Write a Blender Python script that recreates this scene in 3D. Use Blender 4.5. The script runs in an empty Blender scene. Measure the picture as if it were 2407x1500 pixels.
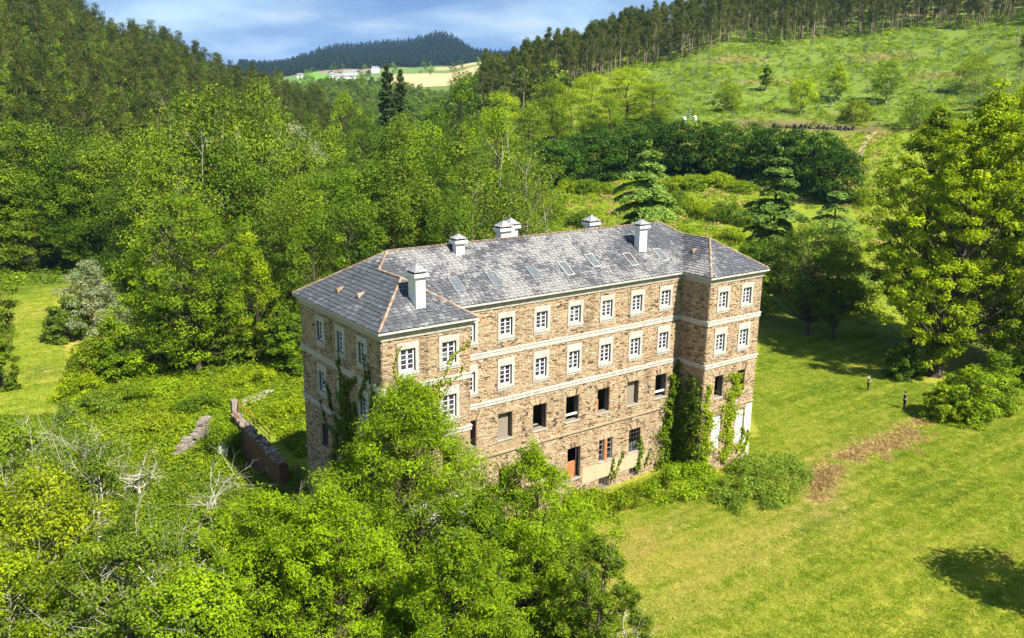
import bpy, math, random
import numpy as np
from mathutils import Vector, Matrix
rng = np.random.default_rng(7)
random.seed(7)
scn = bpy.context.scene
COL = scn.collection

# ------------------------------------------------------------------ camera
CAMP = np.array([-25.525, -52.828, 33.85])
YAW, PITCH, ROLL, FPX = 0.6328, 0.2538, 0.0115, 2059.17   # focal length for a frame 2407 wide
def _axes():
    cy, sy, cp, sp = math.cos(YAW), math.sin(YAW), math.cos(PITCH), math.sin(PITCH)
    fwd = np.array([sy*cp, cy*cp, -sp]); right = np.array([cy, -sy, 0.0]); up = np.cross(right, fwd)
    cr, sr = math.cos(ROLL), math.sin(ROLL)
    return cr*right+sr*up, -sr*right+cr*up, fwd
RX, UX, FX = _axes()
cam = bpy.data.objects.new('camera', bpy.data.cameras.new('camera')); COL.objects.link(cam)
cam.matrix_world = Matrix(((RX[0], UX[0], -FX[0], CAMP[0]), (RX[1], UX[1], -FX[1], CAMP[1]), (RX[2], UX[2], -FX[2], CAMP[2]), (0, 0, 0, 1)))
cam.data.sensor_width = 36; cam.data.lens = 36*FPX/2407
cam.data.clip_start = 0.5; cam.data.clip_end = 12000
scn.camera = cam

# ------------------------------------------------------------------ light
SUN_EL, SUN_AZ = math.radians(50), math.radians(9)      # azimuth: turned from -y towards +x
sd = Vector((math.sin(SUN_AZ)*math.cos(SUN_EL), -math.cos(SUN_AZ)*math.cos(SUN_EL), math.sin(SUN_EL)))  # towards the sun
sun = bpy.data.objects.new('sun', bpy.data.lights.new('sun', 'SUN')); COL.objects.link(sun)
sun.rotation_euler = sd.to_track_quat('Z', 'Y').to_euler()
sun.data.energy = 5.0; sun.data.angle = math.radians(0.53); sun.data.color = (1.0, 0.95, 0.86)
world = bpy.data.worlds.new('World'); scn.world = world; world.use_nodes = True
def NN(nt, typ, ins=None, **props):
    n = nt.nodes.new(typ)
    for k, v in props.items(): setattr(n, k, v)
    for k, v in (ins or {}).items():
        s = n.inputs[k]
        if isinstance(v, bpy.types.NodeSocket): nt.links.new(v, s)
        else: s.default_value = v
    return n
def ramp(nt, fac, stops, interp='LINEAR'):
    n = NN(nt, 'ShaderNodeValToRGB', {0: fac}); cr = n.color_ramp; cr.interpolation = interp
    while len(cr.elements) < len(stops): cr.elements.new(0.5)
    for e, (p, c) in zip(cr.elements, stops): e.position = p; e.color = (*c, 1) if len(c) == 3 else c
    return n.outputs[0]
def mixc(nt, fac, a, b, mode='MIX'):
    n = nt.nodes.new('ShaderNodeMix'); n.data_type = 'RGBA'; n.blend_type = mode
    for i, v in ((0, fac), (6, a), (7, b)):
        s = n.inputs[i]
        if isinstance(v, bpy.types.NodeSocket): nt.links.new(v, s)
        else: s.default_value = v if i == 0 else ((*v, 1) if len(v) == 3 else v)
    return n.outputs[2]
def math_(nt, op, a, b=0.0, clamp=False):
    n = nt.nodes.new('ShaderNodeMath'); n.operation = op; n.use_clamp = clamp
    for i, v in ((0, a), (1, b)):
        if isinstance(v, bpy.types.NodeSocket): nt.links.new(v, n.inputs[i])
        else: n.inputs[i].default_value = v
    return n.outputs[0]
wt = world.node_tree; wt.nodes.clear()
sky = NN(wt, 'ShaderNodeTexSky', sky_type='NISHITA', sun_disc=False, sun_elevation=SUN_EL, sun_rotation=math.pi-SUN_AZ, altitude=100, air_density=1.0, dust_density=0.6, ozone_density=2.2)
tc = NN(wt, 'ShaderNodeTexCoord')
sx = NN(wt, 'ShaderNodeSeparateXYZ', {0: tc.outputs['Generated']})
zc = math_(wt, 'ADD', math_(wt, 'MAXIMUM', sx.outputs[2], 0.0), 0.22)
pv = NN(wt, 'ShaderNodeCombineXYZ', {0: math_(wt, 'DIVIDE', sx.outputs[0], zc), 1: math_(wt, 'DIVIDE', sx.outputs[1], zc), 2: 0.0})
cn = NN(wt, 'ShaderNodeTexNoise', {'Vector': pv.outputs[0], 'Scale': 0.9, 'Detail': 6.0, 'Roughness': 0.5, 'Distortion': 0.3})
cn2 = NN(wt, 'ShaderNodeTexNoise', {'Vector': pv.outputs[0], 'Scale': 2.0, 'Detail': 6.0, 'Roughness': 0.5})
cmask = ramp(wt, cn.outputs[0], [(0.34, (0.35,)*3), (0.56, (0.95,)*3)])
ccol = ramp(wt, cn2.outputs[0], [(0.38, (0.95, 1.75, 3.4)), (0.52, (1.5, 2.35, 3.8)), (0.64, (2.7, 3.35, 4.5))])
skyc = mixc(wt, cmask, sky.outputs[0], ccol)
bg = NN(wt, 'ShaderNodeBackground', {0: skyc, 1: 0.078})
wo = NN(wt, 'ShaderNodeOutputWorld', {0: bg.outputs[0]})
scn.view_settings.view_transform = 'Standard'; scn.view_settings.look = 'None'
scn.view_settings.exposure = 1.33; scn.view_settings.gamma = 1.0; scn.view_settings.use_curve_mapping = False
scn.cycles.max_bounces = 6; scn.cycles.diffuse_bounces = 2; scn.cycles.glossy_bounces = 2
scn.cycles.transmission_bounces = 3; scn.cycles.transparent_max_bounces = 4; scn.cycles.caustics_reflective = False; scn.cycles.caustics_refractive = False
scn.cycles.use_denoising = True

# ------------------------------------------------------------------ terrain function
KNOTS = {
 -1400: [(0,0),(120,0),(190,6),(230,16),(500,135),(800,170),(9000,170)],
 -600: [(0,0),(130,0),(190,3),(230,12),(500,125),(800,160),(9000,160)],
 0:    [(0,0),(178,0),(210,3),(245,10),(500,84),(650,100),(9000,120)],
 300:  [(0,0),(180,0),(220,3),(260,9),(500,45),(620,47),(900,45),(2000,60),(3000,120),(9000,120)],
 620:  [(0,0),(200,0),(300,6),(500,23),(600,20),(900,20),(1500,45),(2600,88),(3500,100),(9000,100)],
 800:  [(0,0),(300,2),(400,9),(480,8),(700,12),(1000,34),(1500,62),(1900,76),(2600,140),(3400,110),(9000,110)],
 950:  [(0,0),(150,0),(500,2),(800,15),(1000,36),(1500,67),(1900,82),(2600,150),(3400,110),(9000,110)],
 1035: [(0,0),(150,0),(500,4),(800,18),(1000,38),(1500,70),(1900,86),(2600,176),(3400,110),(9000,110)],
 1130: [(0,0),(140,0),(250,8),(335,23),(400,27),(600,34),(1000,50),(1500,80),(1900,90),(2600,124),(3400,110),(9000,110)],
 1300: [(0,0),(105,0),(150,2.5),(200,8),(290,20),(340,30),(400,37),(600,46),(1500,100),(9000,140)],
 1500: [(0,0),(108,0),(150,3.5),(190,8),(225,13),(262,22),(272,25),(300,28),(400,44),(600,70),(1500,130),(9000,130)],
 1700: [(0,0),(120,0),(150,3),(190,8),(225,14),(262,24),(272,27),(300,30),(420,54),(600,86),(1500,150),(9000,150)],
 2200: [(0,0),(132,0),(155,2),(190,8),(225,14),(262,24),(272,27),(300,31),(440,61),(600,90),(1500,170),(9000,170)],
 2500: [(0,0),(135,0),(160,3),(195,10),(230,16),(270,30),(300,34),(440,67),(600,96),(1500,170),(9000,170)],
 3600: [(0,0),(120,0),(190,14),(270,40),(440,100),(700,160),(9000,170)],
}
_ang = np.array([math.atan((p-1203.5)/2127) for p in KNOTS]); _kn = [np.array(v, float) for v in KNOTS.values()]
def polar(x, y):
    dx, dy = np.asarray(x, float)-CAMP[0], np.asarray(y, float)-CAMP[1]
    a = dx*math.cos(YAW)-dy*math.sin(YAW); b = dx*math.sin(YAW)+dy*math.cos(YAW)
    return np.arctan2(a, b), np.hypot(a, b)
def unpolar(th, d):
    a, b = np.sin(th)*d, np.cos(th)*d
    return CAMP[0]+a*math.cos(YAW)+b*math.sin(YAW), CAMP[1]-a*math.sin(YAW)+b*math.cos(YAW)
def px2th(px): return np.arctan((np.asarray(px, float)-1203.5)/2127)
def th2px(th): return 1203.5+2127*np.tan(np.clip(th, -1.3, 1.3))
def gz_polar(th, d):
    th = np.clip(np.asarray(th, float), _ang[0], _ang[-1]-1e-6); d = np.asarray(d, float)
    th, d = np.broadcast_arrays(th, d)
    i = np.clip(np.searchsorted(_ang, th, side='right')-1, 0, len(_ang)-2)
    f = (th-_ang[i])/(_ang[i+1]-_ang[i]); f = f*f*(3-2*f)
    allz = np.stack([np.interp(d, k[:, 0], k[:, 1]) for k in _kn])
    z = np.take_along_axis(allz, i[None], 0)[0]*(1-f)+np.take_along_axis(allz, (i+1)[None], 0)[0]*f
    x, y = unpolar(th, d)
    z = z-0.75*np.exp(-(((x-21)/11)**2+((y+3)/5.5)**2))
    amp = np.clip((d-150)/200, 0, 1)
    return z+amp*(1.2*np.sin(x*.045+1)*np.cos(y*.06)+.6*np.sin(x*.13+y*.11))+np.clip((d-1500)/1000, 0, 1)*(5*np.sin(x*.011)+4*np.sin(y*.017+x*.006))
def gz(x, y):
    th, d = polar(x, y)
    r = gz_polar(th, d)
    return float(r) if np.ndim(r) == 0 else r
def ray(px, py):
    v = RX*((px-1203.5)/FPX)+UX*((750-py)/FPX)+FX
    return v/np.linalg.norm(v)
def ground_at(px, py):
    """the point of the terrain that is seen at a pixel of the photograph"""
    v = ray(px, py); t = np.concatenate([np.arange(20, 500, .5), np.arange(500, 4000, 5)])
    p = CAMP+v*t[:, None]; g = gz(p[:, 0], p[:, 1])
    k = np.argmax(p[:, 2] < g)
    return p[k] if p[k, 2] < g[k] else p[-1]
def spot(px, d):
    x, y = unpolar(px2th(px), d); return float(x), float(y), gz(x, y)
def height_for(px, py, x, y):
    """how high above the ground at (x, y) something must reach to show its top at a pixel row"""
    v = ray(px, py); d = math.hypot(x-CAMP[0], y-CAMP[1])
    return CAMP[2]+v[2]/math.hypot(v[0], v[1])*d-gz(x, y)

# ------------------------------------------------------------------ scene graph helpers
def tag(o, label=None, cat=None, group=None, kind=None):
    if label: o['label'] = label
    if cat: o['category'] = cat
    if group: o['group'] = group
    if kind: o['kind'] = kind
    return o
def empty(name, loc=(0, 0, 0), rz=0.0):
    o = bpy.data.objects.new(name, None); COL.objects.link(o); o.location = loc; o.rotation_euler = (0, 0, rz); o.empty_display_size = .3
    return o
def mkmesh(name, V, F, mats=(), mi=None, smooth=False, tint=None, gcol=None):
    V = np.asarray(V, np.float32).reshape(-1, 3)
    me = bpy.data.meshes.new(name)
    me.vertices.add(len(V)); me.vertices.foreach_set('co', V.ravel())
    if isinstance(F, np.ndarray):
        n, k = F.shape
        tot = np.full(n, k, np.int32); idx = F.astype(np.int32).ravel()
    else:
        tot = np.array([len(f) for f in F], np.int32); idx = np.array([i for f in F for i in f], np.int32); n = len(F)
    me.loops.add(len(idx)); me.loops.foreach_set('vertex_index', idx)
    me.polygons.add(n); me.polygons.foreach_set('loop_start', np.concatenate([[0], np.cumsum(tot)[:-1]]).astype(np.int32))
    me.polygons.foreach_set('loop_total', tot)
    if mi is not None: me.polygons.foreach_set('material_index', np.asarray(mi, np.int32))
    me.polygons.foreach_set('use_smooth', np.full(n, bool(smooth)))
    for m in mats: me.materials.append(m)
    if tint is not None:
        a = me.attributes.new('tint', 'FLOAT', 'FACE'); a.data.foreach_set('value', np.asarray(tint, np.float32))
    if gcol is not None:
        a = me.attributes.new('gcol', 'FLOAT_COLOR', 'POINT'); a.data.foreach_set('color', np.c_[gcol, np.ones(len(gcol))].astype(np.float32).ravel())
    me.update(calc_edges=True)
    return me
def put(name, me, parent=None, loc=None, rz=None):
    o = bpy.data.objects.new(name, me); COL.objects.link(o)
    if parent is not None: o.parent = parent
    if loc is not None: o.location = loc
    if rz is not None: o.rotation_euler = (0, 0, rz)
    return o
def copy_tree(o, parent=None):
    c = o.copy(); COL.objects.link(c)
    if parent is not None: c.parent = parent
    for ch in o.children: copy_tree(ch, c)
    return c
class MB:
    """collects shapes for one mesh"""
    def __init__(s): s.V = []; s.F = []; s.n = 0; s.T = []; s.M = []
    def add(s, V, F, t=0.5, m=0):
        V = np.asarray(V, float).reshape(-1, 3); s.V.append(V)
        for f in F: s.F.append(tuple(int(i)+s.n for i in f)); s.T.append(t); s.M.append(m)
        s.n += len(V)
    def box(s, a, b, t=0.5, m=0, faces=None):
        x0, y0, z0 = a; x1, y1, z1 = b
        V = [(x0,y0,z0),(x1,y0,z0),(x1,y1,z0),(x0,y1,z0),(x0,y0,z1),(x1,y0,z1),(x1,y1,z1),(x0,y1,z1)]
        s.add(V, [(0,3,2,1),(4,5,6,7),(0,1,5,4),(1,2,6,5),(2,3,7,6),(3,0,4,7)], t, m)
    def fbox(s, fr, u0, u1, v0, v1, w0, w1, t=0.5, m=0, jit=0.0):
        c = [(u0,v0,w0),(u1,v0,w0),(u1,v1,w0),(u0,v1,w0),(u0,v0,w1),(u1,v0,w1),(u1,v1,w1),(u0,v1,w1)]
        if jit: c = c[:4]+[(a+random.uniform(-jit, jit), b+random.uniform(-jit, jit), w+random.uniform(-jit, jit)*.5) for a, b, w in c[4:]]
        s.add([fr(*p) for p in c], [(0,3,2,1),(4,5,6,7),(0,1,5,4),(1,2,6,5),(2,3,7,6),(3,0,4,7)], t, m)
    def tube(s, P, R, k=6, t=0.5, m=0, cap=True):
        P = np.asarray(P, float); n = len(P); R = np.broadcast_to(R, n)
        d = np.gradient(P, axis=0); d /= np.linalg.norm(d, axis=1)[:, None]+1e-9
        ref = np.array([0, 0, 1.]) if abs(d[0, 2]) < .9 else np.array([1., 0, 0])
        a = np.cross(d, ref); a /= np.linalg.norm(a, axis=1)[:, None]+1e-9; b = np.cross(d, a)
        an = np.linspace(0, 2*np.pi, k, endpoint=False)
        V = (P[:, None]+(a[:, None]*np.cos(an)[None, :, None]+b[:, None]*np.sin(an)[None, :, None])*R[:, None, None]).reshape(-1, 3)
        F = [(i*k+j, i*k+(j+1) % k, (i+1)*k+(j+1) % k, (i+1)*k+j) for i in range(n-1) for j in range(k)]
        if cap: F += [tuple(range(k)), tuple((n-1)*k+j for j in range(k-1, -1, -1))]
        s.add(V, F, t, m)
    def mesh(s, name, mats, smooth=False, recalc=False):
        me = mkmesh(name, np.concatenate(s.V), s.F, mats, s.M, smooth, s.T)
        if recalc:
            import bmesh
            bm = bmesh.new(); bm.from_mesh(me); bmesh.ops.recalc_face_normals(bm, faces=bm.faces); bm.to_mesh(me); bm.free()
        return me

# ------------------------------------------------------------------ materials
def newmat(name):
    m = bpy.data.materials.new(name); m.use_nodes = True; m.node_tree.nodes.clear(); return m, m.node_tree
def finish(nt, surf): NN(nt, 'ShaderNodeOutputMaterial', {0: surf})
def pbsdf(nt, col, rough=0.7, spec=0.3, normal=None, metal=0.0):
    ins = {'Base Color': col if isinstance(col, bpy.types.NodeSocket) else (*col, 1), 'Roughness': rough, 'Specular IOR Level': spec, 'Metallic': metal}
    if normal is not None: ins['Normal'] = normal
    return NN(nt, 'ShaderNodeBsdfPrincipled', ins).outputs[0]
def noise(nt, scale, detail=4, rough=0.55, vec=None, dist=0.0):
    if vec is None: vec = NN(nt, 'ShaderNodeNewGeometry').outputs['Position']
    return NN(nt, 'ShaderNodeTexNoise', {'Vector': vec, 'Scale': scale, 'Detail': detail, 'Roughness': rough, 'Distortion': dist}).outputs[0]
def bump(nt, h, strength=0.4, dist=0.05): return NN(nt, 'ShaderNodeBump', {'Height': h, 'Strength': strength, 'Distance': dist}).outputs[0]
def attr(nt, name): return NN(nt, 'ShaderNodeAttribute', attribute_name=name)
def leaf_mat(name, dark, light, trans=0.34, rough=0.5, spec=0.16, spread=0.5, patch=None):
    m, nt = newmat(name)
    t = attr(nt, 'tint').outputs['Fac']; r = NN(nt, 'ShaderNodeObjectInfo').outputs['Random']
    f = math_(nt, 'ADD', t, math_(nt, 'MULTIPLY', math_(nt, 'SUBTRACT', r, 0.5), spread), True)
    c = ramp(nt, f, [(0.0, dark), (0.75, light), (1.0, tuple(min(1, v*1.25) for v in light))])
    if patch is not None:
        a_ = noise(nt, 0.55, 6, 0.75); b_ = noise(nt, 0.07, 3, 0.6); e_ = noise(nt, 2.6, 4, 0.7)
        mow = noise(nt, 1.0, 4, 0.6, NN(nt, 'ShaderNodeMapping', {0: NN(nt, 'ShaderNodeNewGeometry').outputs['Position'], 2: (0, 0, 0.95), 3: (0.05, 0.75, 0.2)}).outputs[0])
        a_ = math_(nt, 'ADD', math_(nt, 'MULTIPLY', a_, 0.45), math_(nt, 'MULTIPLY', math_(nt, 'SUBTRACT', mow, 0.17), 0.9))
        px_n = NN(nt, 'ShaderNodeSeparateXYZ', {0: NN(nt, 'ShaderNodeMapping', {0: NN(nt, 'ShaderNodeNewGeometry').outputs['Position'], 1: (-1.35, 2.0, 0), 3: (0.075, 0.17, 1)}).outputs[0]})
        rr_ = math_(nt, 'ADD', math_(nt, 'MULTIPLY', px_n.outputs[0], px_n.outputs[0]), math_(nt, 'MULTIPLY', px_n.outputs[1], px_n.outputs[1]))
        a_ = math_(nt, 'ADD', a_, NN(nt, 'ShaderNodeMapRange', {0: rr_, 1: 0.0, 2: 1.6, 3: 0.16, 4: -0.02}).outputs[0])
        s_ = math_(nt, 'ADD', math_(nt, 'MULTIPLY', a_, 0.5), math_(nt, 'ADD', math_(nt, 'MULTIPLY', b_, 0.35), math_(nt, 'MULTIPLY', e_, 0.3)))
        c = mixc(nt, ramp(nt, s_, [(0.585, (0,)*3), (0.73, (0.85,)*3)]), c, patch)
        c = mixc(nt, ramp(nt, s_, [(0.48, (0.9,)*3), (0.60, (0,)*3)]), c, (0.10, 0.185, 0.005))
    p = pbsdf(nt, c, rough, spec)
    tr = NN(nt, 'ShaderNodeBsdfTranslucent', {0: mixc(nt, 1.0, c, (1.3, 1.3, 0.45), 'MULTIPLY')}).outputs[0]
    finish(nt, NN(nt, 'ShaderNodeMixShader', {0: trans, 1: p, 2: tr}).outputs[0]); return m
L_BRIGHT = leaf_mat('leaf_bright_green', (0.048, 0.10, 0.003), (0.235, 0.335, 0.004))
L_LIME = leaf_mat('leaf_lime_green', (0.10, 0.15, 0.003), (0.35, 0.44, 0.005), trans=0.42)
L_DEEP = leaf_mat('leaf_deep_green', (0.025, 0.06, 0.003), (0.135, 0.22, 0.005))
L_MID = leaf_mat('leaf_mid_green', (0.045, 0.085, 0.004), (0.20, 0.275, 0.009))
L_OLIVE = leaf_mat('leaf_olive', (0.035, 0.055, 0.005), (0.125, 0.145, 0.013), trans=0.36)
L_CEDAR = leaf_mat('leaf_cedar', (0.07, 0.13, 0.018), (0.29, 0.43, 0.065), trans=0.4)
L_SILVER = leaf_mat('leaf_silver', (0.10, 0.14, 0.05), (0.27, 0.30, 0.15), trans=0.3)
L_YELLOW = leaf_mat('leaf_yellow_green', (0.09, 0.13, 0.004), (0.29, 0.345, 0.006))
L_BLUE = leaf_mat('leaf_blue_grey', (0.10, 0.17, 0.09), (0.25, 0.33, 0.22), trans=0.2)
L_DARK = leaf_mat('leaf_dark_conifer', (0.010, 0.020, 0.010), (0.030, 0.050, 0.022), trans=0.15)
L_CONIF = leaf_mat('leaf_green_conifer', (0.03, 0.055, 0.012), (0.09, 0.13, 0.03), trans=0.3)
L_LAUREL = leaf_mat('leaf_laurel', (0.016, 0.045, 0.003), (0.075, 0.16, 0.006), trans=0.25)
L_IVY = leaf_mat('leaf_ivy', (0.05, 0.09, 0.006), (0.19, 0.25, 0.010))
L_BRAMBLE = leaf_mat('leaf_bramble', (0.045, 0.09, 0.008), (0.19, 0.265, 0.02))
L_STRAW = leaf_mat('dry_straw', (0.20, 0.12, 0.045), (0.42, 0.30, 0.12), trans=0.2)
L_GRASS = leaf_mat('grass_blade', (0.12, 0.20, 0.006), (0.29, 0.37, 0.018), trans=0.3, spread=0.8, patch=(0.46, 0.38, 0.10))
def bark_mat(name, a, b, sc=3.0):
    m, nt = newmat(name); n = noise(nt, sc, 6, 0.7)
    finish(nt, pbsdf(nt, ramp(nt, n, [(0.3, a), (0.7, b)]), 0.85, 0.15, bump(nt, n, 0.6, 0.05))); return m
B_DARK = bark_mat('bark_dark', (0.035, 0.027, 0.018), (0.13, 0.10, 0.07))
B_PALE = bark_mat('bark_pale', (0.16, 0.13, 0.09), (0.36, 0.31, 0.23))
B_DEAD = bark_mat('bark_dead_lichen', (0.22, 0.20, 0.15), (0.54, 0.51, 0.41), 5.0)
B_EUC = bark_mat('bark_eucalypt', (0.12, 0.09, 0.06), (0.30, 0.24, 0.165))
def plain_mat(name, a, b, sc=2.0, rough=0.7, spec=0.25, bumpk=0.2, metal=0.0):
    m, nt = newmat(name); n = noise(nt, sc, 5, 0.6)
    finish(nt, pbsdf(nt, ramp(nt, n, [(0.3, a), (0.7, b)]), rough, spec, bump(nt, n, bumpk, 0.02), metal)); return m

# ground: colour laid down per vertex by land use, broken up by noise
m, nt = newmat('ground_cover'); M_GROUND = m
gc = attr(nt, 'gcol').outputs['Color']
n1 = noise(nt, 0.09, 5, 0.6); n2 = noise(nt, 0.8, 6, 0.7); n3 = noise(nt, 5.0, 4, 0.7)
c1 = mixc(nt, ramp(nt, n1, [(0.42, (0,)*3), (0.62, (0.5,)*3)]), gc, mixc(nt, 1.0, gc, (1.5, 1.25, 1.4), 'MULTIPLY'))
c2 = mixc(nt, ramp(nt, n2, [(0.45, (0,)*3), (0.66, (0.75,)*3)]), c1, mixc(nt, 1.0, gc, (0.55, 0.72, 0.5), 'MULTIPLY'))
c3 = mixc(nt, ramp(nt, n3, [(0.52, (0,)*3), (0.72, (0.7,)*3)]), c2, mixc(nt, 1.0, gc, (1.75, 1.45, 1.7), 'MULTIPLY'))
finish(nt, pbsdf(nt, c3, 0.9, 0.1, bump(nt, math_(nt, 'ADD', n3, math_(nt, 'MULTIPLY', n2, 1.5)), 0.7, 0.12)))

# ------------------------------------------------------------------ terrain sheet
def land_colour(th, d):
    px = th2px(th); x, y = unpolar(th, d)
    lawn = np.array([0.22, 0.225, 0.024]); rough_ = np.array([0.15, 0.19, 0.014]); floor = np.array([0.09, 0.115, 0.014])
    C = np.broadcast_to(rough_, (*np.shape(d), 3)).copy()
    def blend(mask, col): 
        m_ = np.clip(mask, 0, 1)[..., None]; C[:] = C*(1-m_)+np.array(col)*m_
    wob = 3*np.sin(x*.21)+2.2*np.sin(y*.33+x*.1)
    blend((np.clip((d-100)/20, 0, 1)), floor)
    right = np.clip((px-1330-wob*8)/120, 0, 1)*np.clip((132-d)/8, 0, 1)*np.clip((x-4)/6, 0, 1)
    blend(right, lawn)
    meadow = np.clip((240-px+wob*6)/60, 0, 1)*np.clip((d-82)/6, 0, 1)*np.clip((172-d)/8, 0, 1)
    blend(meadow, lawn*1.05)
    blend(.8*np.clip(1-np.abs(px-300+wob*10)/120, 0, 1)*np.clip((d-75)/8, 0, 1)*np.clip((108-d)/8, 0, 1)*np.clip(np.sin(x*.5)*np.sin(y*.43)+.2, 0, 1), (0.20, 0.14, 0.05))
    slope = np.clip((px-1150)/100, 0, 1)*np.clip((d-132)/10, 0, 1)
    blend(slope, (0.15, 0.19, 0.014))
    clear = np.clip((px-1480)/60, 0, 1)*np.clip((d-268)/6, 0, 1)
    blend(clear, (0.11, 0.16, 0.020))
    bank = np.clip((px-1690)/60, 0, 1)*np.clip((2120-px)/60, 0, 1)*np.exp(-((d-268)/5.)**2)
    blend(bank*.9, (0.10, 0.075, 0.04))
    brown = clear*np.clip(np.sin(x*.09+2)*np.sin(y*.07)+np.sin(x*.21+y*.17)*.5-.55, 0, .6)
    blend(brown, (0.20, 0.13, 0.06))
    # dry strips where the hay was raked together and at the mown edge
    for (cx, cy, ax, ay, k) in ((46, -8.5, 12, 3.0, .7), (35.5, -14.5, 5.0, 2.6, .7), (22, -8.5, 8.5, 1.3, .65), (27, -14.5, 9, 4.5, .35), (14, -16, 7, 5, .35), (-11.5, 63, 2.2, 3.5, .7), (-8, 80, 1.6, 14, .3)):
        ca, sa = math.cos(.25), math.sin(.25); u = (x-cx)*ca+(y-cy)*sa; v = -(x-cx)*sa+(y-cy)*ca
        blend(k*np.exp(-((u/ax)**2+(v/ay)**2)*1.2), (0.30, 0.21, 0.085))
    # land far down the valley
    far = np.clip((d-900)/150, 0, 1)*np.clip((1500-px)/150, 0, 1)
    blend(far, (0.11, 0.17, 0.04))
    def field(p0, p1, d0, d1, col):
        blend(np.clip((px-p0)/12, 0, 1)*np.clip((p1-px)/12, 0, 1)*np.clip((d-d0)/20, 0, 1)*np.clip((d1-d)/20, 0, 1), col)
    field(690, 790, 1250, 1760, (0.12, 0.25, 0.03)); field(740, 880, 1450, 1700, (0.22, 0.16, 0.11))
    field(900, 1300, 1010, 1330, (0.38, 0.30, 0.15)); field(1010, 1300, 1400, 1570, (0.34, 0.28, 0.14)); field(1060, 1300, 1620, 1760, (0.13, 0.24, 0.05))
    blend(np.clip((d-1700)/60, 0, 1)*np.clip((1500-px)/100, 0, 1), (0.020, 0.034, 0.018))
    return C
ths = np.unique(np.concatenate([np.linspace(-1.75, -.62, 60), np.linspace(-.62, .62, 520), np.linspace(.62, 1.75, 60)]))
ds = np.concatenate([np.arange(4, 136, .75), 136*np.power(1.0115, np.arange(0, 330))]); ds = ds[ds < 5600]
TH, DD = np.meshgrid(ths, ds, indexing='ij')
ZX, ZY = unpolar(TH, DD); ZZ = gz_polar(TH, DD)

i, j = np.meshgrid(np.arange(len(ths)-1), np.arange(len(ds)-1), indexing='ij'); w = len(ds)
F = np.stack([i*w+j, (i+1)*w+j, (i+1)*w+j+1, i*w+j+1], -1).reshape(-1, 4)
me = mkmesh('ground', np.stack([ZX, ZY, ZZ], -1).reshape(-1, 3), F[:, ::-1].copy(), [M_GROUND], smooth=True, gcol=land_colour(TH, DD).reshape(-1, 3))
tag(put('ground', me), 'valley floor with mown lawn and rising hillsides', kind='structure')
# the earth behind the camera keeps the ground going round
bk = np.linspace(1.75, 2*math.pi-1.75, 40); V = [(*CAMP[:2], -0.02)]
for a in bk: V.append((*unpolar(a, 4000.), -0.02))
V = np.array(V, float)
me = mkmesh('ground', V, [(0, k+1, k) if True else 0 for k in range(1, len(bk))], [M_GROUND], gcol=np.tile([0.12, 0.155, 0.018], (len(V), 1)))
tag(put('ground', me), 'meadow that goes on behind', kind='structure')

# ------------------------------------------------------------------ the college building
# measures are taken from the eaves edge (level 0 there); E0 is the height of that edge above the lawn
E0 = 18.5
BL, BD, BW, BP, BT, BO = 39.83, 10.877, 7.80, 3.35, 0.6562, 0.402
m, nt = newmat('slate_stone_masonry'); M_STONE = m
t = attr(nt, 'tint').outputs['Fac']; n = noise(nt, 6, 5, 0.7); nL = noise(nt, 0.35, 4, 0.6)
c = ramp(nt, t, [(0.0, (0.05, 0.036, 0.027)), (0.16, (0.18, 0.12, 0.072)), (0.30, (0.345, 0.25, 0.15)), (0.6, (0.46, 0.345, 0.215)), (0.82, (0.42, 0.275, 0.145)), (1.0, (0.53, 0.435, 0.29))])
c = mixc(nt, ramp(nt, n, [(0.4, (0,)*3), (0.75, (0.45,)*3)]), c, mixc(nt, 1.0, c, (0.5, 0.46, 0.42), 'MULTIPLY'))
c = mixc(nt, ramp(nt, nL, [(0.45, (0,)*3), (0.7, (0.45,)*3)]), c, (0.36, 0.29, 0.20))
vst = NN(nt, 'ShaderNodeMapping', {0: NN(nt, 'ShaderNodeNewGeometry').outputs['Position'], 3: (0.9, 0.9, 0.12)}).outputs[0]
c = mixc(nt, ramp(nt, noise(nt, 1.0, 5, 0.65, vst), [(0.5, (0,)*3), (0.68, (0.65,)*3)]), c, mixc(nt, 1.0, c, (0.45, 0.43, 0.42), 'MULTIPLY'))
finish(nt, pbsdf(nt, c, 0.85, 0.2, bump(nt, n, 0.5, 0.03)))
m, nt = newmat('lime_mortar_wall'); M_MORTAR = m
v = NN(nt, 'ShaderNodeNewGeometry').outputs['Position']; n = noise(nt, 3.5, 6, 0.7)
mp = NN(nt, 'ShaderNodeMapping', {0: v, 3: (2.2, 2.2, 7.5)}).outputs[0]
vo = NN(nt, 'ShaderNodeTexVoronoi', {'Vector': mp, 'Scale': 1.0}).outputs['Color']
c = ramp(nt, n, [(0.3, (0.24, 0.165, 0.095)), (0.7, (0.40, 0.29, 0.17))])
c = mixc(nt, 0.25, c, mixc(nt, 1.0, c, vo, 'MULTIPLY'))
finish(nt, pbsdf(nt, c, 0.9, 0.15, bump(nt, n, 0.5, 0.04)))
def stained(name, base, stain, k=0.5):
    m, nt = newmat(name)
    v = NN(nt, 'ShaderNodeNewGeometry').outputs['Position']
    streak = NN(nt, 'ShaderNodeMapping', {0: v, 3: (3.0, 3.0, 0.35)}).outputs[0]
    a = noise(nt, 1.0, 5, 0.65, streak); b = noise(nt, 2.3, 6, 0.7)
    f = ramp(nt, math_(nt, 'ADD', math_(nt, 'MULTIPLY', a, 0.6), math_(nt, 'MULTIPLY', b, 0.4)), [(0.46, (0,)*3), (0.68, (k,)*3)])
    finish(nt, pbsdf(nt, mixc(nt, f, base, stain), 0.8, 0.2, bump(nt, b, 0.25, 0.02))); return m
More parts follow.
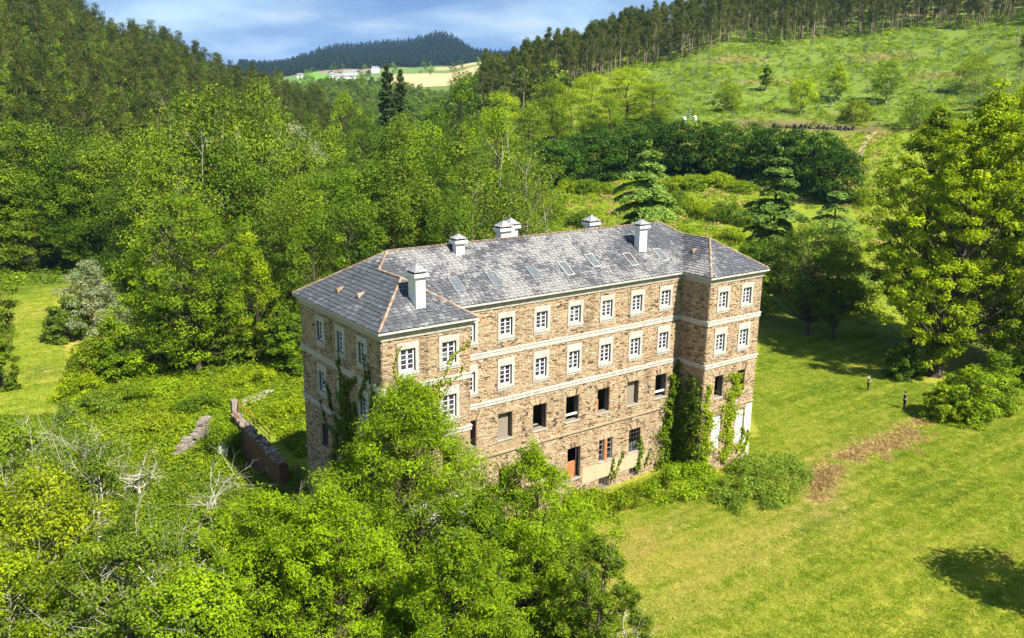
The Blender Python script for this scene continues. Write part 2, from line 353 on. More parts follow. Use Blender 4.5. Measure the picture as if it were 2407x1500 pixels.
M_DRESSED = stained('dressed_pale_stone', (0.40, 0.38, 0.335), (0.21, 0.175, 0.13), 0.7)
M_CORNICE = stained('grey_moulded_cornice', (0.36, 0.335, 0.28), (0.17, 0.15, 0.11), 0.8)
M_LEDGE = stained('eroded_brown_ledge', (0.27, 0.205, 0.13), (0.12, 0.09, 0.06), 0.8)
M_GUTTER = stained('pale_gutter', (0.42, 0.41, 0.375), (0.20, 0.18, 0.13), 0.7)
M_WHITE = stained('white_paint', (0.62, 0.625, 0.63), (0.46, 0.45, 0.41), 0.4)
M_STACK = stained('white_limewash', (0.64, 0.64, 0.625), (0.42, 0.43, 0.40), 0.45)
M_PLASTER = stained('old_white_plaster', (0.66, 0.63, 0.55), (0.34, 0.27, 0.18), 0.8)
M_RENDER = stained('tan_cement_render', (0.46, 0.34, 0.21), (0.30, 0.22, 0.14), 0.6)
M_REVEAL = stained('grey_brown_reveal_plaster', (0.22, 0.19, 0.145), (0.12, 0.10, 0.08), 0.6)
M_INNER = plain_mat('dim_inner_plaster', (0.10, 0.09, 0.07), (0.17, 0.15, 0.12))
M_DARKWOOD = plain_mat('dark_wood', (0.03, 0.022, 0.02), (0.07, 0.05, 0.045))
M_LINING_SHADE = plain_mat('dark_lining_and_hole_shade', (0.035, 0.03, 0.035), (0.08, 0.06, 0.06), 4, 0.6, 0.4)  # dark linings, and the painted shade of wall holes and the open roof window
M_RUST = plain_mat('rusty_iron', (0.22, 0.06, 0.025), (0.36, 0.12, 0.05), 4, 0.8, 0.2)
M_BRICK = plain_mat('orange_brick', (0.42, 0.12, 0.045), (0.58, 0.20, 0.08), 4)
M_LEADCAP = plain_mat('weathered_slate_cap', (0.11, 0.11, 0.115), (0.34, 0.33, 0.34), 3.5, 0.6, 0.4)
M_SOOT = plain_mat('dark_red_flue_brick', (0.07, 0.03, 0.03), (0.16, 0.06, 0.05), 4)
M_TIMBER = plain_mat('grey_roof_timber', (0.18, 0.15, 0.12), (0.32, 0.28, 0.23), 4)
m, nt = newmat('window_glass'); M_GLASS = m
r = NN(nt, 'ShaderNodeObjectInfo').outputs['Random']
finish(nt, pbsdf(nt, ramp(nt, r, [(0, (0.012, 0.012, 0.02)), (0.4, (0.035, 0.02, 0.045)), (0.7, (0.015, 0.03, 0.04)), (0.85, (0.06, 0.05, 0.065)), (1, (0.14, 0.16, 0.19))]), 0.08, 0.6))  # the pale bluish end paints a sky reflection into some panes
m, nt = newmat('skylight_glass'); M_SKYGLASS = m
n = noise(nt, 2.0, 4); finish(nt, pbsdf(nt, ramp(nt, n, [(0.3, (0.07, 0.08, 0.085)), (0.7, (0.13, 0.145, 0.15))]), 0.22, 0.5))
m, nt = newmat('roof_slate'); M_SLATE = m
t = attr(nt, 'tint').outputs['Fac']
n1 = noise(nt, 0.30, 4, 0.6); n2 = noise(nt, 3.6, 6, 0.8, dist=0.8); n3 = noise(nt, 9.0, 4, 0.7)
sl = ramp(nt, t, [(0.0, (0.046, 0.048, 0.054)), (0.5, (0.068, 0.072, 0.079)), (1.0, (0.094, 0.098, 0.106))])
sl = mixc(nt, ramp(nt, n3, [(0.5, (0,)*3), (0.75, (0.4,)*3)]), sl, (0.15, 0.12, 0.125))
lich = math_(nt, 'ADD', math_(nt, 'MULTIPLY', n1, 0.85), math_(nt, 'MULTIPLY', n2, 0.95))
P_ = NN(nt, 'ShaderNodeSeparateXYZ', {0: NN(nt, 'ShaderNodeNewGeometry').outputs['Position']})
east = NN(nt, 'ShaderNodeMapRange', {0: P_.outputs[0], 1: 3.5, 2: 9.0, 3: -0.16, 4: 0.035}).outputs[0]
far_ = NN(nt, 'ShaderNodeMapRange', {0: P_.outputs[0], 1: 20.0, 2: 36.0, 3: 0.0, 4: -0.10}).outputs[0]
lich = math_(nt, 'ADD', lich, math_(nt, 'ADD', east, far_))
lich = math_(nt, 'ADD', lich, math_(nt, 'MULTIPLY', math_(nt, 'SUBTRACT', t, 0.5), 0.16))
lf = ramp(nt, lich, [(0.85, (0,)*3), (1.03, (0.8,)*3)])
lc = ramp(nt, n3, [(0.35, (0.22, 0.217, 0.22)), (0.6, (0.30, 0.285, 0.255)), (0.75, (0.17, 0.145, 0.155))])
finish(nt, pbsdf(nt, mixc(nt, lf, sl, lc), 0.62, 0.3, bump(nt, n3, 0.25, 0.01)))
m, nt = newmat('ridge_terracotta'); M_RIDGE = m
n = noise(nt, 2.2, 6, 0.7); finish(nt, pbsdf(nt, ramp(nt, n, [(0.3, (0.13, 0.09, 0.06)), (0.43, (0.23, 0.13, 0.075)), (0.52, (0.25, 0.175, 0.11)), (0.62, (0.33, 0.28, 0.21)), (0.75, (0.36, 0.33, 0.28))]), 0.8, 0.2, bump(nt, n, 0.3, 0.02)))

college = tag(empty('college_building', (BL/2, BD/2-2, 0)), 'large abandoned four storey stone college with slate hip roof and two front wings', 'building')
HOME = Matrix.Translation((-BL/2, -BD/2+2, 0))
def part(name, me, parent=college, label=None):
    o = put(name, me, parent)
    if parent is college: o.matrix_parent_inverse = HOME        # meshes keep world coordinates
    if label: o['label'] = label
    return o
class Facade:
    def __init__(s, O, u, n, width): s.O, s.u, s.n, s.w = np.array(O, float), np.array(u, float), np.array(n, float), width
    def __call__(s, a, v, w): return s.O+s.u*a+s.n*w+np.array([0, 0, E0+v])
    def mat(s, a, v): # object matrix: local x along wall, local y out of the wall reversed, z up
        p = s(a, v, 0); return Matrix(((s.u[0], -s.n[0], 0, p[0]), (s.u[1], -s.n[1], 0, p[1]), (0, 0, 1, p[2]), (0, 0, 0, 1)))
yM, yW = BO, -BP+BO
xa, xb, xc, xd = BO, BW-BO, BL-BW+BO, BL-BO
F_MAIN = Facade((xb, yM, 0), (1, 0, 0), (0, -1, 0), xc-xb)
F_LW = Facade((xa, yW, 0), (1, 0, 0), (0, -1, 0), xb-xa)
F_RW = Facade((xc, yW, 0), (1, 0, 0), (0, -1, 0), xd-xc)
F_LEFT = Facade((xa, BD-BO, 0), (0, -1, 0), (-1, 0, 0), BD-BO-yW)
F_RIN = Facade((xc, yM, 0), (0, -1, 0), (-1, 0, 0), yM-yW)
F_LIN = Facade((xb, yW, 0), (0, 1, 0), (1, 0, 0), yM-yW)
F_RIGHT = Facade((xd, yW, 0), (0, 1, 0), (1, 0, 0), BD-BO-yW)
F_BACK = Facade((xd, BD-BO, 0), (-1, 0, 0), (0, 1, 0), xd-xa)
BOT = -19.6
WIN = []     # (facade, centre, zbottom, ztop, width)  casement windows with their stone surround
OPEN = []    # (facade, u0, u1, v0, v1)
def ux(f, x): return x-f.O[0]
mains = [9.46+3.497*k for k in range(7)]
for x in mains:
    WIN.append((F_MAIN, ux(F_MAIN, x), -3.02, -1.55, 1.12, 'top')); WIN.append((F_MAIN, ux(F_MAIN, x), -7.05, -5.42, 1.12, 'tall'))
    OPEN.append((F_MAIN, ux(F_MAIN, x)-.70, ux(F_MAIN, x)+.70, -11.6, -9.38))
for x in (2.34, 5.62):
    WIN.append((F_LW, ux(F_LW, x), -3.12, -1.50, 1.15, 'top')); WIN.append((F_LW, ux(F_LW, x), -7.15, -5.42, 1.15, 'tall'))
    OPEN.append((F_LW, ux(F_LW, x)-.6, ux(F_LW, x)+.6, -11.5, -9.36))
for x in (34.2, 37.4):
    WIN.append((F_RW, ux(F_RW, x), -3.05, -1.52, 1.12, 'top')); WIN.append((F_RW, ux(F_RW, x), -7.05, -5.42, 1.12, 'tall'))
for x0, x1 in ((33.9, 35.0), (36.95, 38.05)): OPEN.append((F_RW, ux(F_RW, x0), ux(F_RW, x1), -11.45, -9.34))
for y in (6.8, 3.32, -0.12):
    u = F_LEFT.O[1]-y
    WIN.append((F_LEFT, u, -3.0, -1.45, 1.1, 'top')); WIN.append((F_LEFT, u, -7.0, -5.42, 1.1, 'tall'))
    OPEN.append((F_LEFT, u-.55, u+.55, -11.6, -9.6))
OPEN.append((F_RIN, 1.15, 1.8, -10.95, -10.1))
DOOR = (F_MAIN, ux(F_MAIN, 19.56), ux(F_MAIN, 21.0), -17.0, -14.1)
LOW = [(F_MAIN, ux(F_MAIN, 23.15), ux(F_MAIN, 23.72), -16.2, -14.15), (F_MAIN, ux(F_MAIN, 24.1), ux(F_MAIN, 24.72), -16.2, -14.15),
       (F_MAIN, ux(F_MAIN, 26.75), ux(F_MAIN, 28.15), -16.2, -14.0)]
GRATES = [(F_MAIN, ux(F_MAIN, 23.25), ux(F_MAIN, 24.5), -18.9, -17.85), (F_MAIN, ux(F_MAIN, 26.97), ux(F_MAIN, 28.37), -18.55, -17.8)]
LOW2 = [(F_MAIN, ux(F_MAIN, x)-.6, ux(F_MAIN, x)+.6, -16.2, -14.1) for x in (12.96, 16.46)]
RDOORS = [(F_RW, ux(F_RW, 33.95), ux(F_RW, 35.15), -16.6, -13.3), (F_RW, ux(F_RW, 37.2), ux(F_RW, 38.35), -16.6, -13.3)]
LDOORS = [(F_LW, ux(F_LW, 1.9), ux(F_LW, 2.95), -17.3, -14.4), (F_LW, ux(F_LW, 5.1), ux(F_LW, 6.1), -16.6, -14.3)]
holes = {}
for f, cu, v0, v1, w_, k in WIN: holes.setdefault(f, []).append((cu-w_/2, cu+w_/2, v0, v1))
for f, a, b, v0, v1 in OPEN+[DOOR]+LOW+LOW2+GRATES+RDOORS+LDOORS: holes.setdefault(f, []).append((a, b, v0, v1))
TOPV = -0.30
def wall_mesh(f, depth=0.62):
    H = holes.get(f, []); us = sorted({0, f.w, *[h[0] for h in H], *[h[1] for h in H]}); vs = sorted({BOT, TOPV, *[h[2] for h in H], *[h[3] for h in H]})
    V, F, T, M = [], [], [], []
    def q(ps, mi): 
        n0 = len(V); V.extend(f(*p) for p in ps); F.append((n0, n0+1, n0+2, n0+3)); T.append(.5); M.append(mi)
    for a, b in zip(us, us[1:]):
        for c_, d in zip(vs, vs[1:]):
            mu, mv = (a+b)/2, (c_+d)/2
            if any(h[0] < mu < h[1] and h[2] < mv < h[3] for h in H): continue
            q([(a, c_, 0), (b, c_, 0), (b, d, 0), (a, d, 0)], 0)
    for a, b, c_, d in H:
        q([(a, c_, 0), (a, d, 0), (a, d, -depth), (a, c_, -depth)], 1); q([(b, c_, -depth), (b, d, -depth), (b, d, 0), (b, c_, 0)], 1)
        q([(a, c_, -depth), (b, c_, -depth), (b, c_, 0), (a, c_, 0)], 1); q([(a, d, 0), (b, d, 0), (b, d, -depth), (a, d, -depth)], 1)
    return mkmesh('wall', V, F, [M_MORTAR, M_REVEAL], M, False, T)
SUR = 0.255   # stone surround beside the window
blocked = {}
for f, cu, v0, v1, w_, k in WIN: blocked.setdefault(f, []).append((cu-w_/2-SUR, cu+w_/2+SUR, v0-.40, v1+(.44 if k == 'top' else .60)))
for f, a, b, v0, v1 in OPEN+[DOOR]+LOW+LOW2+GRATES+RDOORS+LDOORS: blocked.setdefault(f, []).append((a-.04, b+.04, v0-.05, v1+.02))
PLASTER = [(F_RW, 6.05, F_RW.w, BOT, -12.95), (F_LW, 0.0, F_LW.w, BOT, -13.1), (F_MAIN, ux(F_MAIN, 21.3), ux(F_MAIN, 28.9), -17.8, -16.32), (F_MAIN, ux(F_MAIN, 12.3), ux(F_MAIN, 14.6), -12.9, -11.75)]
for p in PLASTER: blocked.setdefault(p[0], []).append(p[1:])
blocked[F_MAIN].append((ux(F_MAIN, 21.3), ux(F_MAIN, 28.9), -17.8, -16.32))
def stones(f, parent):
    V, T = [], []
    v = BOT
    while v < -0.75:
        h = rng.uniform(0.065, 0.14); segs = [(0.0, f.w)]
        for a, b, c_, d in blocked.get(f, []):
            if d > v+.02 and c_ < v+h-.02:
                ns = []
                for s0, s1 in segs:
                    if b <= s0 or a >= s1: ns.append((s0, s1)); continue
                    if a > s0: ns.append((s0, a))
                    if b < s1: ns.append((b, s1))
                segs = ns
        for s0, s1 in segs:
            u = s0
            while u < s1-.05:
                l = min(rng.choice([.13, .18, .25, .35, .5])*rng.uniform(.75, 1.25), s1-u)
                if rng.random() < .93:
                    g = .012; out = rng.uniform(.012, .06)+(rng.random() < .06)*.04
                    j = lambda: rng.uniform(-.015, .015)
                    a, b, c_, d = u+g, u+l-g, v+g*.7+j()*.5, v+h-g*.7+j()
                    i_ = min(.03, l*.1)
                    V.append([(a, c_, -.01), (b, c_, -.01), (b, d, -.01), (a, d, -.01), (a+i_*.4, c_+.008, out), (b-i_*.4, c_+.008+j(), out+j()*.6), (b-i_, d-.01, out+j()*.6), (a+i_, d-.01+j(), out)])
                    T.append(np.clip(rng.normal(.5, .27), 0, 1))
                u += l
        v += h
    V = np.array(V); n = len(V)
    W = f.O+V[..., 0:1]*f.u+V[..., 2:3]*f.n; W[..., 2] += E0+V[..., 1]
    q = np.array([(4,5,6,7),(0,1,5,4),(1,2,6,5),(2,3,7,6),(3,0,4,7)])
    F = (np.arange(n)[:, None, None]*8+q[None]).reshape(-1, 4)
    o = part('stonework', mkmesh('stonework', W.reshape(-1, 3), F, [M_STONE], None, False, np.repeat(T, 5)), college)
    o['kind'] = 'stuff'
for f in (F_MAIN, F_LW, F_RW, F_LEFT, F_RIN, F_LIN, F_RIGHT, F_BACK):
    w = part('wall', wall_mesh(f)); stones(f, w)
# lower storeys carry patches of old plaster
for f, a, b, c_, d in PLASTER[:3]:
    mb = MB()
    H = [h for h in holes[f] if h[2] < d and h[3] > c_]
    us = sorted({a, b, *[x for h in H for x in h[:2] if a < x < b]}); vs = sorted({c_, d, *[x for h in H for x in h[2:] if c_ < x < d]})
    for u0, u1 in zip(us, us[1:]):
        for v0, v1 in zip(vs, vs[1:]):
            if any(h[0] < (u0+u1)/2 < h[1] and h[2] < (v0+v1)/2 < h[3] for h in H): continue
            mb.fbox(f, u0+.001, u1-.001, v0+.001, v1-.001, 0.004, .035)
    part('plaster_coat', mb.mesh('plaster_coat', [M_PLASTER if f is not F_MAIN else M_RENDER]))
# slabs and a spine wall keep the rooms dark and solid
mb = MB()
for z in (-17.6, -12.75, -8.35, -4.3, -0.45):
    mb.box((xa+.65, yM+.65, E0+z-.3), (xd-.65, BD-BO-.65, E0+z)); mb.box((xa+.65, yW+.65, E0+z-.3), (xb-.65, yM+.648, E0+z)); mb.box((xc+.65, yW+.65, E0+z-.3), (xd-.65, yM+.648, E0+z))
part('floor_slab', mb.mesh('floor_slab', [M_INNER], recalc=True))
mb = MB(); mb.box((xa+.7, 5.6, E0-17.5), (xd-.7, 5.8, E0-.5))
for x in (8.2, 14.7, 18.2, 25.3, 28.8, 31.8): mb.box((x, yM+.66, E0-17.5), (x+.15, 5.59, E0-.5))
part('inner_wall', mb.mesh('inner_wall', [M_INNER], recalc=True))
# cornice, string courses: profiles carried round the outline
OUT = [(xa, yW), (xb, yW), (xb, yM), (xc, yM), (xc, yW), (xd, yW), (xd, BD-BO), (xa, BD-BO)]
def offs(k):
    R = []
    for q in range(8):
        p0, p, p1 = np.array(OUT[q-1]), np.array(OUT[q]), np.array(OUT[(q+1) % 8])
        d0 = (p-p0)/np.linalg.norm(p-p0); d1 = (p1-p)/np.linalg.norm(p1-p)
        R.append(p+k*(np.array([d0[1], -d0[0]])+np.array([d1[1], -d1[0]])))
    return R
def moulding(name, prof, mat, closed=True):
    V = [(*xy, E0+z) for k, z in prof for xy in offs(k)]; n = len(prof)
    F = [(i*8+j, ((i+1) % n)*8+j, ((i+1) % n)*8+(j+1) % 8, i*8+(j+1) % 8) for i in range(n if closed else n-1) for j in range(8)]
    return part(name, mkmesh(name, V, F, [mat]))
moulding('gutter', [(0.30, -.05), (0.43, -.05), (0.43, -.19), (0.30, -.23)], M_GUTTER)
moulding('cornice', [(-.02, -.06), (0.30, -.06), (0.29, -.30), (0.20, -.34), (0.20, -.47), (0.10, -.52), (0.10, -.72), (-.02, -.74)], M_CORNICE)
moulding('string_course', [(-.02, -4.02), (0.11, -4.04), (0.13, -4.13), (0.085, -4.17), (0.085, -4.50), (-.02, -4.50)], M_DRESSED)
moulding('string_course', [(-.02, -8.04), (0.12, -8.07), (0.14, -8.19), (0.09, -8.23), (0.09, -8.47), (0.06, -8.50), (-.02, -8.50)], M_DRESSED)
moulding('string_course', [(-.02, -12.58), (0.14, -12.66), (0.15, -12.76), (0.07, -12.86), (-.02, -12.86)], M_LEDGE)
# casement windows: one of each size is built, the others are copies
def window_proto(w, h, kind):
    mb = MB(); bx = mb.box; y0, y1 = 0.13, 0.20
    e = .002
    bx((-w/2, y0, 0), (-w/2+.06, y1, h)); bx((w/2-.06, y0, 0), (w/2, y1, h))
    bx((-w/2+.06, y0, 0), (w/2-.06, y1, .07)); bx((-w/2+.06, y0, h-.06), (w/2-.06, y1, h))
    for s in (-1, 1):
        a, b = (.008, w/2-.06) if s > 0 else (-w/2+.06, -.008)
        bx((a, y0-.015, .07), (a+.06, y1-.02, h-.06)); bx((b-.06, y0-.015, .07), (b, y1-.02, h-.06))
        bx((a+.06, y0-.015, .07), (b-.06, y1-.02, .135)); bx((a+.06, y0-.015, h-.12), (b-.06, y1-.02, h-.06))
        ph = (h-.12-.135)/4
        for k in range(1, 4): bx((a+.06, y0-.008, .135+k*ph-.017), (b-.06, y1-.025, .135+k*ph+.017))
    fr = mb.mesh('window', [M_WHITE], recalc=True)
    pw = (w/2-.06-.008-.12); ph = (h-.12-.135)/4-.034
    mb = MB(); mb.box((-pw/2, 0, -ph/2), (pw/2, .01, ph/2)); pn = mb.mesh('pane', [M_GLASS], recalc=True)
    lt = .44 if kind == 'top' else .60
    mb = MB(); W = w/2+SUR
    mb.box((-W, -.075, h), (W, .06, h+lt)); mb.box((-W, -.07, -.10), (-w/2, .06, h-.002)); mb.box((w/2, -.07, -.10), (W, .06, h-.002)); mb.box((-W, -.065, -.40), (W, .06, -.225))
    sr = mb.mesh('surround', [M_DRESSED], recalc=True)
    mb = MB(); mb.box((-W-.03, -.12, -.222), (W+.03, .05, -.12)); mb.box((-w/2-.0, -.10, -.119), (w/2, .13, -.004)); sl_ = mb.mesh('sill', [M_DRESSED], recalc=True)
    return fr, pn, sr, sl_, pw, ph
protos = {}
npane = 0
for f, cu, v0, v1, w_, kind in WIN:
    key = (round(w_, 2), round(v1-v0, 2), kind)
    if key not in protos: protos[key] = window_proto(w_, v1-v0, kind)
    fr, pn, sr, sl_, pw, ph = protos[key]
    wo_ = put('window', fr, college); wo_.matrix_parent_inverse = HOME; wo_.matrix_basis = f.mat(cu, v0)
    put('surround', sr, wo_); put('sill', sl_, wo_)
    h = v1-v0
    for s in (-1, 1):
        for k in range(4):
            p = put('pane', pn, wo_); p.location = (s*(.008+.06+pw/2), .155+random.uniform(-.006, .006), .135+(k+.5)*(h-.12-.135)/4)
            p.rotation_euler = (random.uniform(-.02, .02), 0, random.uniform(-.03, .03))
# flat arches of upright stones above the open holes, and stone sills
def flat_arch(f, a, b, v1):
    mb = MB(); n = 11; mid = (a+b)/2; wd = (b-a)+.5
    for k in range(n):
        t0 = -wd/2+wd*k/n; t1 = t0+wd/n-.025; sk = lambda t: t*1.28
        hh = random.uniform(.42, .55); o_ = random.uniform(.045, .085)
        c8 = [(mid+t0*.92, v1+.01, 0), (mid+t1*.92, v1+.01, 0), (mid+sk(t1), v1+hh, 0), (mid+sk(t0), v1+hh, 0)]
        c8 = c8+[(u, v, o_) for u, v, _ in c8]
        mb.add([f(*p) for p in c8], [(4,5,6,7),(0,1,5,4),(1,2,6,5),(2,3,7,6),(3,0,4,7)], random.choice([.1, .3, .45, .75, .9]))
    part('flat_arch', mb.mesh('flat_arch', [M_STONE]))
for f, a, b, v0, v1 in OPEN+[DOOR]+[(F_MAIN, ux(F_MAIN, 23.15), ux(F_MAIN, 24.72), -16.2, -14.15), LOW[2]]+LOW2:
    if f is F_RIN: continue
    flat_arch(f, a, b, v1)
    mb = MB(); mb.fbox(f, a-.12, b+.12, v0-.13, v0-.003, -.2, .09); part('opening_sill', mb.mesh('opening_sill', [M_CORNICE]))
for f, a, b, v0, v1 in OPEN+LOW2: # dark timber linings left in the holes
    if f is F_RIN: continue
    mb = MB()
    for s0, s1, t0, t1 in ((a, a+.05, v0, v1), (b-.05, b, v0, v1), (a+.05, b-.05, v1-.05, v1)): mb.fbox(f, s0+.002, s1-.002, t0+.002, t1-.002, -.16, -.08)
    part('lining', mb.mesh('lining', [M_LINING_SHADE]))
for k in (3, 6):
    f, a, b, v0, v1 = OPEN[k]; mb = MB(); mb.fbox(f, a+.05, b-.05, v0+.45, v0+.62, -.22, -.12); part('rail', mb.mesh('rail', [M_PLASTER]))
f, a, b, v0, v1 = OPEN[4]; mb = MB()
for k in range(7): mb.fbox(f, a+.10, a+.30, v0+.05+k*.17, v0+.19+k*.17, -.5, -.2)
part('brick_stack', mb.mesh('brick_stack', [M_BRICK]))
f, a, b, v0, v1 = OPEN[2]; mb = MB(); mb.fbox(f, a+.05, b-.3, v0+.1, v0+.16, -.9, -.7); mb.tube([f(a+.1, v0+.2, -1.), f(b-.2, v0+.75, -1.4)], .04, 5); part('fallen_joist', mb.mesh('fallen_joist', [M_TIMBER]))
f, a, b, v0, v1 = OPEN[0]
for k in (1, 5):    # boarded leaves closing the inside of two holes
    f, a, b, v0, v1 = OPEN[k]; mb = MB()
    for q in range(4): mb.fbox(f, a+.05+q*(b-a-.1)/4+.004, a+.05+(q+1)*(b-a-.1)/4-.004, v0+.02, v1-.06, -.5, -.46+random.uniform(0, .015))
    part('board', mb.mesh('board', [M_REVEAL]))
# putlog holes and lost stones, their inner shade painted as dark boxes on the wall
mb = MB()
for x, z in ((15.1, -9.9), (15.05, -11.75), (18.3, -10.6), (18.2, -11.4), (21.9, -8.95), (21.8, -10.9), (25.3, -10.5), (25.35, -11.5), (28.9, -10.3), (22.0, -12.3), (25.4, -12.2), (14.8, -11.2), (18.0, -11.55), (28.85, -10.75)):
    a = ux(F_MAIN, x); mb.fbox(F_MAIN, a-.11, a+.11, z-.12, z+.12, .02, .064, jit=.03)
part('putlog_hole_shade', mb.mesh('putlog_hole_shade', [M_LINING_SHADE]))
# door: brick-blocked lower half with an open dark top
f, a, b, v0, v1 = DOOR; mb = MB()
mb.fbox(f, a+.02, b-.42, v0, v0+1.5, -.34, -.22)
for r_ in range(8):
    for q in range(4):
        off = .13*(r_ % 2); u0 = max(a+.025, a+.03+q*.26-off); u1 = min(b-.43, u0+.245)
        if u1-u0 > .05: mb.fbox(f, u0, u1, v0+.02+r_*.185, v0+.19+r_*.185, -.22, -.205+random.uniform(0, .02))
part('brick_blocking', mb.mesh('brick_blocking', [M_BRICK]))
mb = MB(); mb.fbox(f, b-.40, b-.31, v0, v1-.03, -.3, -.16); mb.fbox(f, b-.10, b-.01, v0, v1-.03, -.3, -.12); mb.fbox(f, a+.01, b-.10, v1-.09, v1-.01, -.28, -.12)
part('door_frame', mb.mesh('door_frame', [M_DARKWOOD]))
# small ground floor casements, dark wood with missing glass
def lattice(f, a, b, v0, v1, nu, nv, mat, dw=.05, back=True):
    mb = MB(); y0, y1 = -.20, -.14
    for k in range(nu+1):
        u = a+.02+(b-a-.04-dw)*k/nu; mb.fbox(f, u, u+dw, v0+.01, v1-.01, y0, y1)
    for k in range(nv+1):
        v = v0+.01+(v1-v0-.02-dw)*k/nv
        for q in range(nu):
            u0 = a+.02+(b-a-.04-dw)*q/nu+dw; u1 = a+.02+(b-a-.04-dw)*(q+1)/nu; mb.fbox(f, u0+.001, u1-.001, v, v+dw*.8, y0+.008, y1-.008)
    return mb.mesh('casement', [mat])
for h in LOW[:2]:
    o = part('casement', lattice(*h, 1, 4, M_TIMBER)); mb = MB(); f, a, b, v0, v1 = h; mb.fbox(f, a+.08, b-.08, v0+.06, v0+.75, -.18, -.17); put('pane', mb.mesh('pane', [M_GLASS]), o)
o = part('casement', lattice(*LOW[2], 4, 5, M_DARKWOOD, .055)); f, a, b, v0, v1 = LOW[2]; mb = MB(); mb.fbox(f, a+.08, b-.08, v0+.06, v0+.9, -.19, -.18); put('pane', mb.mesh('pane', [M_SKYGLASS]), o)
mb = MB(); f = F_MAIN; mb.fbox(f, LOW[0][2]+.05, LOW[1][1]-.05, -16.15, -14.2, .005, .07); part('brick_mullion', mb.mesh('brick_mullion', [M_BRICK]))
for f, a, b, v0, v1 in GRATES:
    mb = MB()
    for k in range(7): mb.tube([f(a+.06+(b-a-.12)*k/6, v0+.02, -.1), f(a+.06+(b-a-.12)*k/6, v1-.02, -.1)], .022, 5)
    mb.fbox(f, a+.02, b-.02, v1-.07, v1-.03, -.13, -.07); mb.fbox(f, a+.02, b-.02, v0+.03, v0+.07, -.13, -.07)
    part('grate', mb.mesh('grate', [M_TIMBER]))
# boarded white garden doors under the right wing, with arched heads
for f, a, b, v0, v1 in RDOORS:
    mb = MB(); n = 5
    for k in range(n):
        u0 = a+(b-a)*k/n+.005; u1 = a+(b-a)*(k+1)/n-.005; mb.fbox(f, u0, u1, v0+.02, v1-.02, -.14, -.09+random.uniform(0, .012))
    for v in (v0+.5, v0+2.4): mb.fbox(f, a+.03, b-.03, v, v+.12, -.075, -.05)
    o = part('garden_door', mb.mesh('garden_door', [M_WHITE]))
    mb = MB()
    for k in range(9):
        t0 = math.pi*k/9; t1 = math.pi*(k+1)/9-.03; r0, r1 = (b-a)/2+.03, (b-a)/2+.33; mid = (a+b)/2; vs = v1-.02
        c8 = [(mid-r0*math.cos(t0), vs+r0*.35*math.sin(t0)), (mid-r0*math.cos(t1), vs+r0*.35*math.sin(t1)), (mid-r1*math.cos(t1), vs+.1+r1*.5*math.sin(t1)), (mid-r1*math.cos(t0), vs+.1+r1*.5*math.sin(t0))]
        mb.add([f(u, v, .036) for u, v in c8]+[f(u, v, .075) for u, v in c8], [(4,5,6,7),(0,1,5,4),(1,2,6,5),(2,3,7,6),(3,0,4,7)], .2+.1*(k % 3))
    part('door_arch', mb.mesh('door_arch', [M_STONE]))
for f, a, b, v0, v1 in LDOORS[1:]:
    part('casement', lattice(f, a, b, v0, v1, 2, 4, M_DARKWOOD))

# ---- roof
def slope3(o, u, up):
    o, u, up = (np.array(q, float) for q in (o, u, up)); u /= np.linalg.norm(u); up /= np.linalg.norm(up)
    return o, u, up, np.cross(u, up)
hw = BT*BW/2; hm = BT*BD/2
A_, B_, C_ = (0, BD, 0), (0, -BP, 0), (BW, -BP, 0); I1, I2 = (BW, 0, 0), (BL-BW, 0, 0); E_, F_, G_ = (BL-BW, -BP, 0), (BL, -BP, 0), (BL, BD, 0)
LA, RA = (BW/2, -BP+BW/2, hw), (BL-BW/2, -BP+BW/2, hw); LJ, RJ = (BW/2, BW/2, hw), (BL-BW/2, BW/2, hw); MA, MZ = (BD/2, BD/2, hm), (BL-BD/2, BD/2, hm)
PLANES = [([A_, B_, LA, LJ, MA], (0, -1, 0), (1, 0, BT), .52), ([B_, C_, LA], (1, 0, 0), (0, 1, BT), .5), ([C_, I1, LJ, LA], (0, 1, 0), (-1, 0, BT), .5),
          ([I1, I2, RJ, MZ, MA, LJ], (1, 0, 0), (0, 1, BT), .40), ([I2, E_, RA, RJ], (0, -1, 0), (1, 0, BT), .5), ([E_, F_, RA], (1, 0, 0), (0, 1, BT), .5),
          ([F_, G_, MZ, RJ, RA], (0, 1, 0), (-1, 0, BT), .6), ([G_, A_, MA, MZ], (-1, 0, 0), (0, -1, BT), .5)]
V, F = [], []
for pts, *_ in PLANES:
    n0 = len(V); V += [(x, y, E0+z) for x, y, z in pts]; F.append(tuple(range(n0, n0+len(pts))))
roof = part('roof', mkmesh('roof', V, F, [M_SLATE], None, False, [.3]*len(F)))
SL = []   # every slate: vertices, tint, plane index
SLF = [(0,1,2,3),(3,2,4,5),(6,7,2,1) if False else (0,3,2,1)]
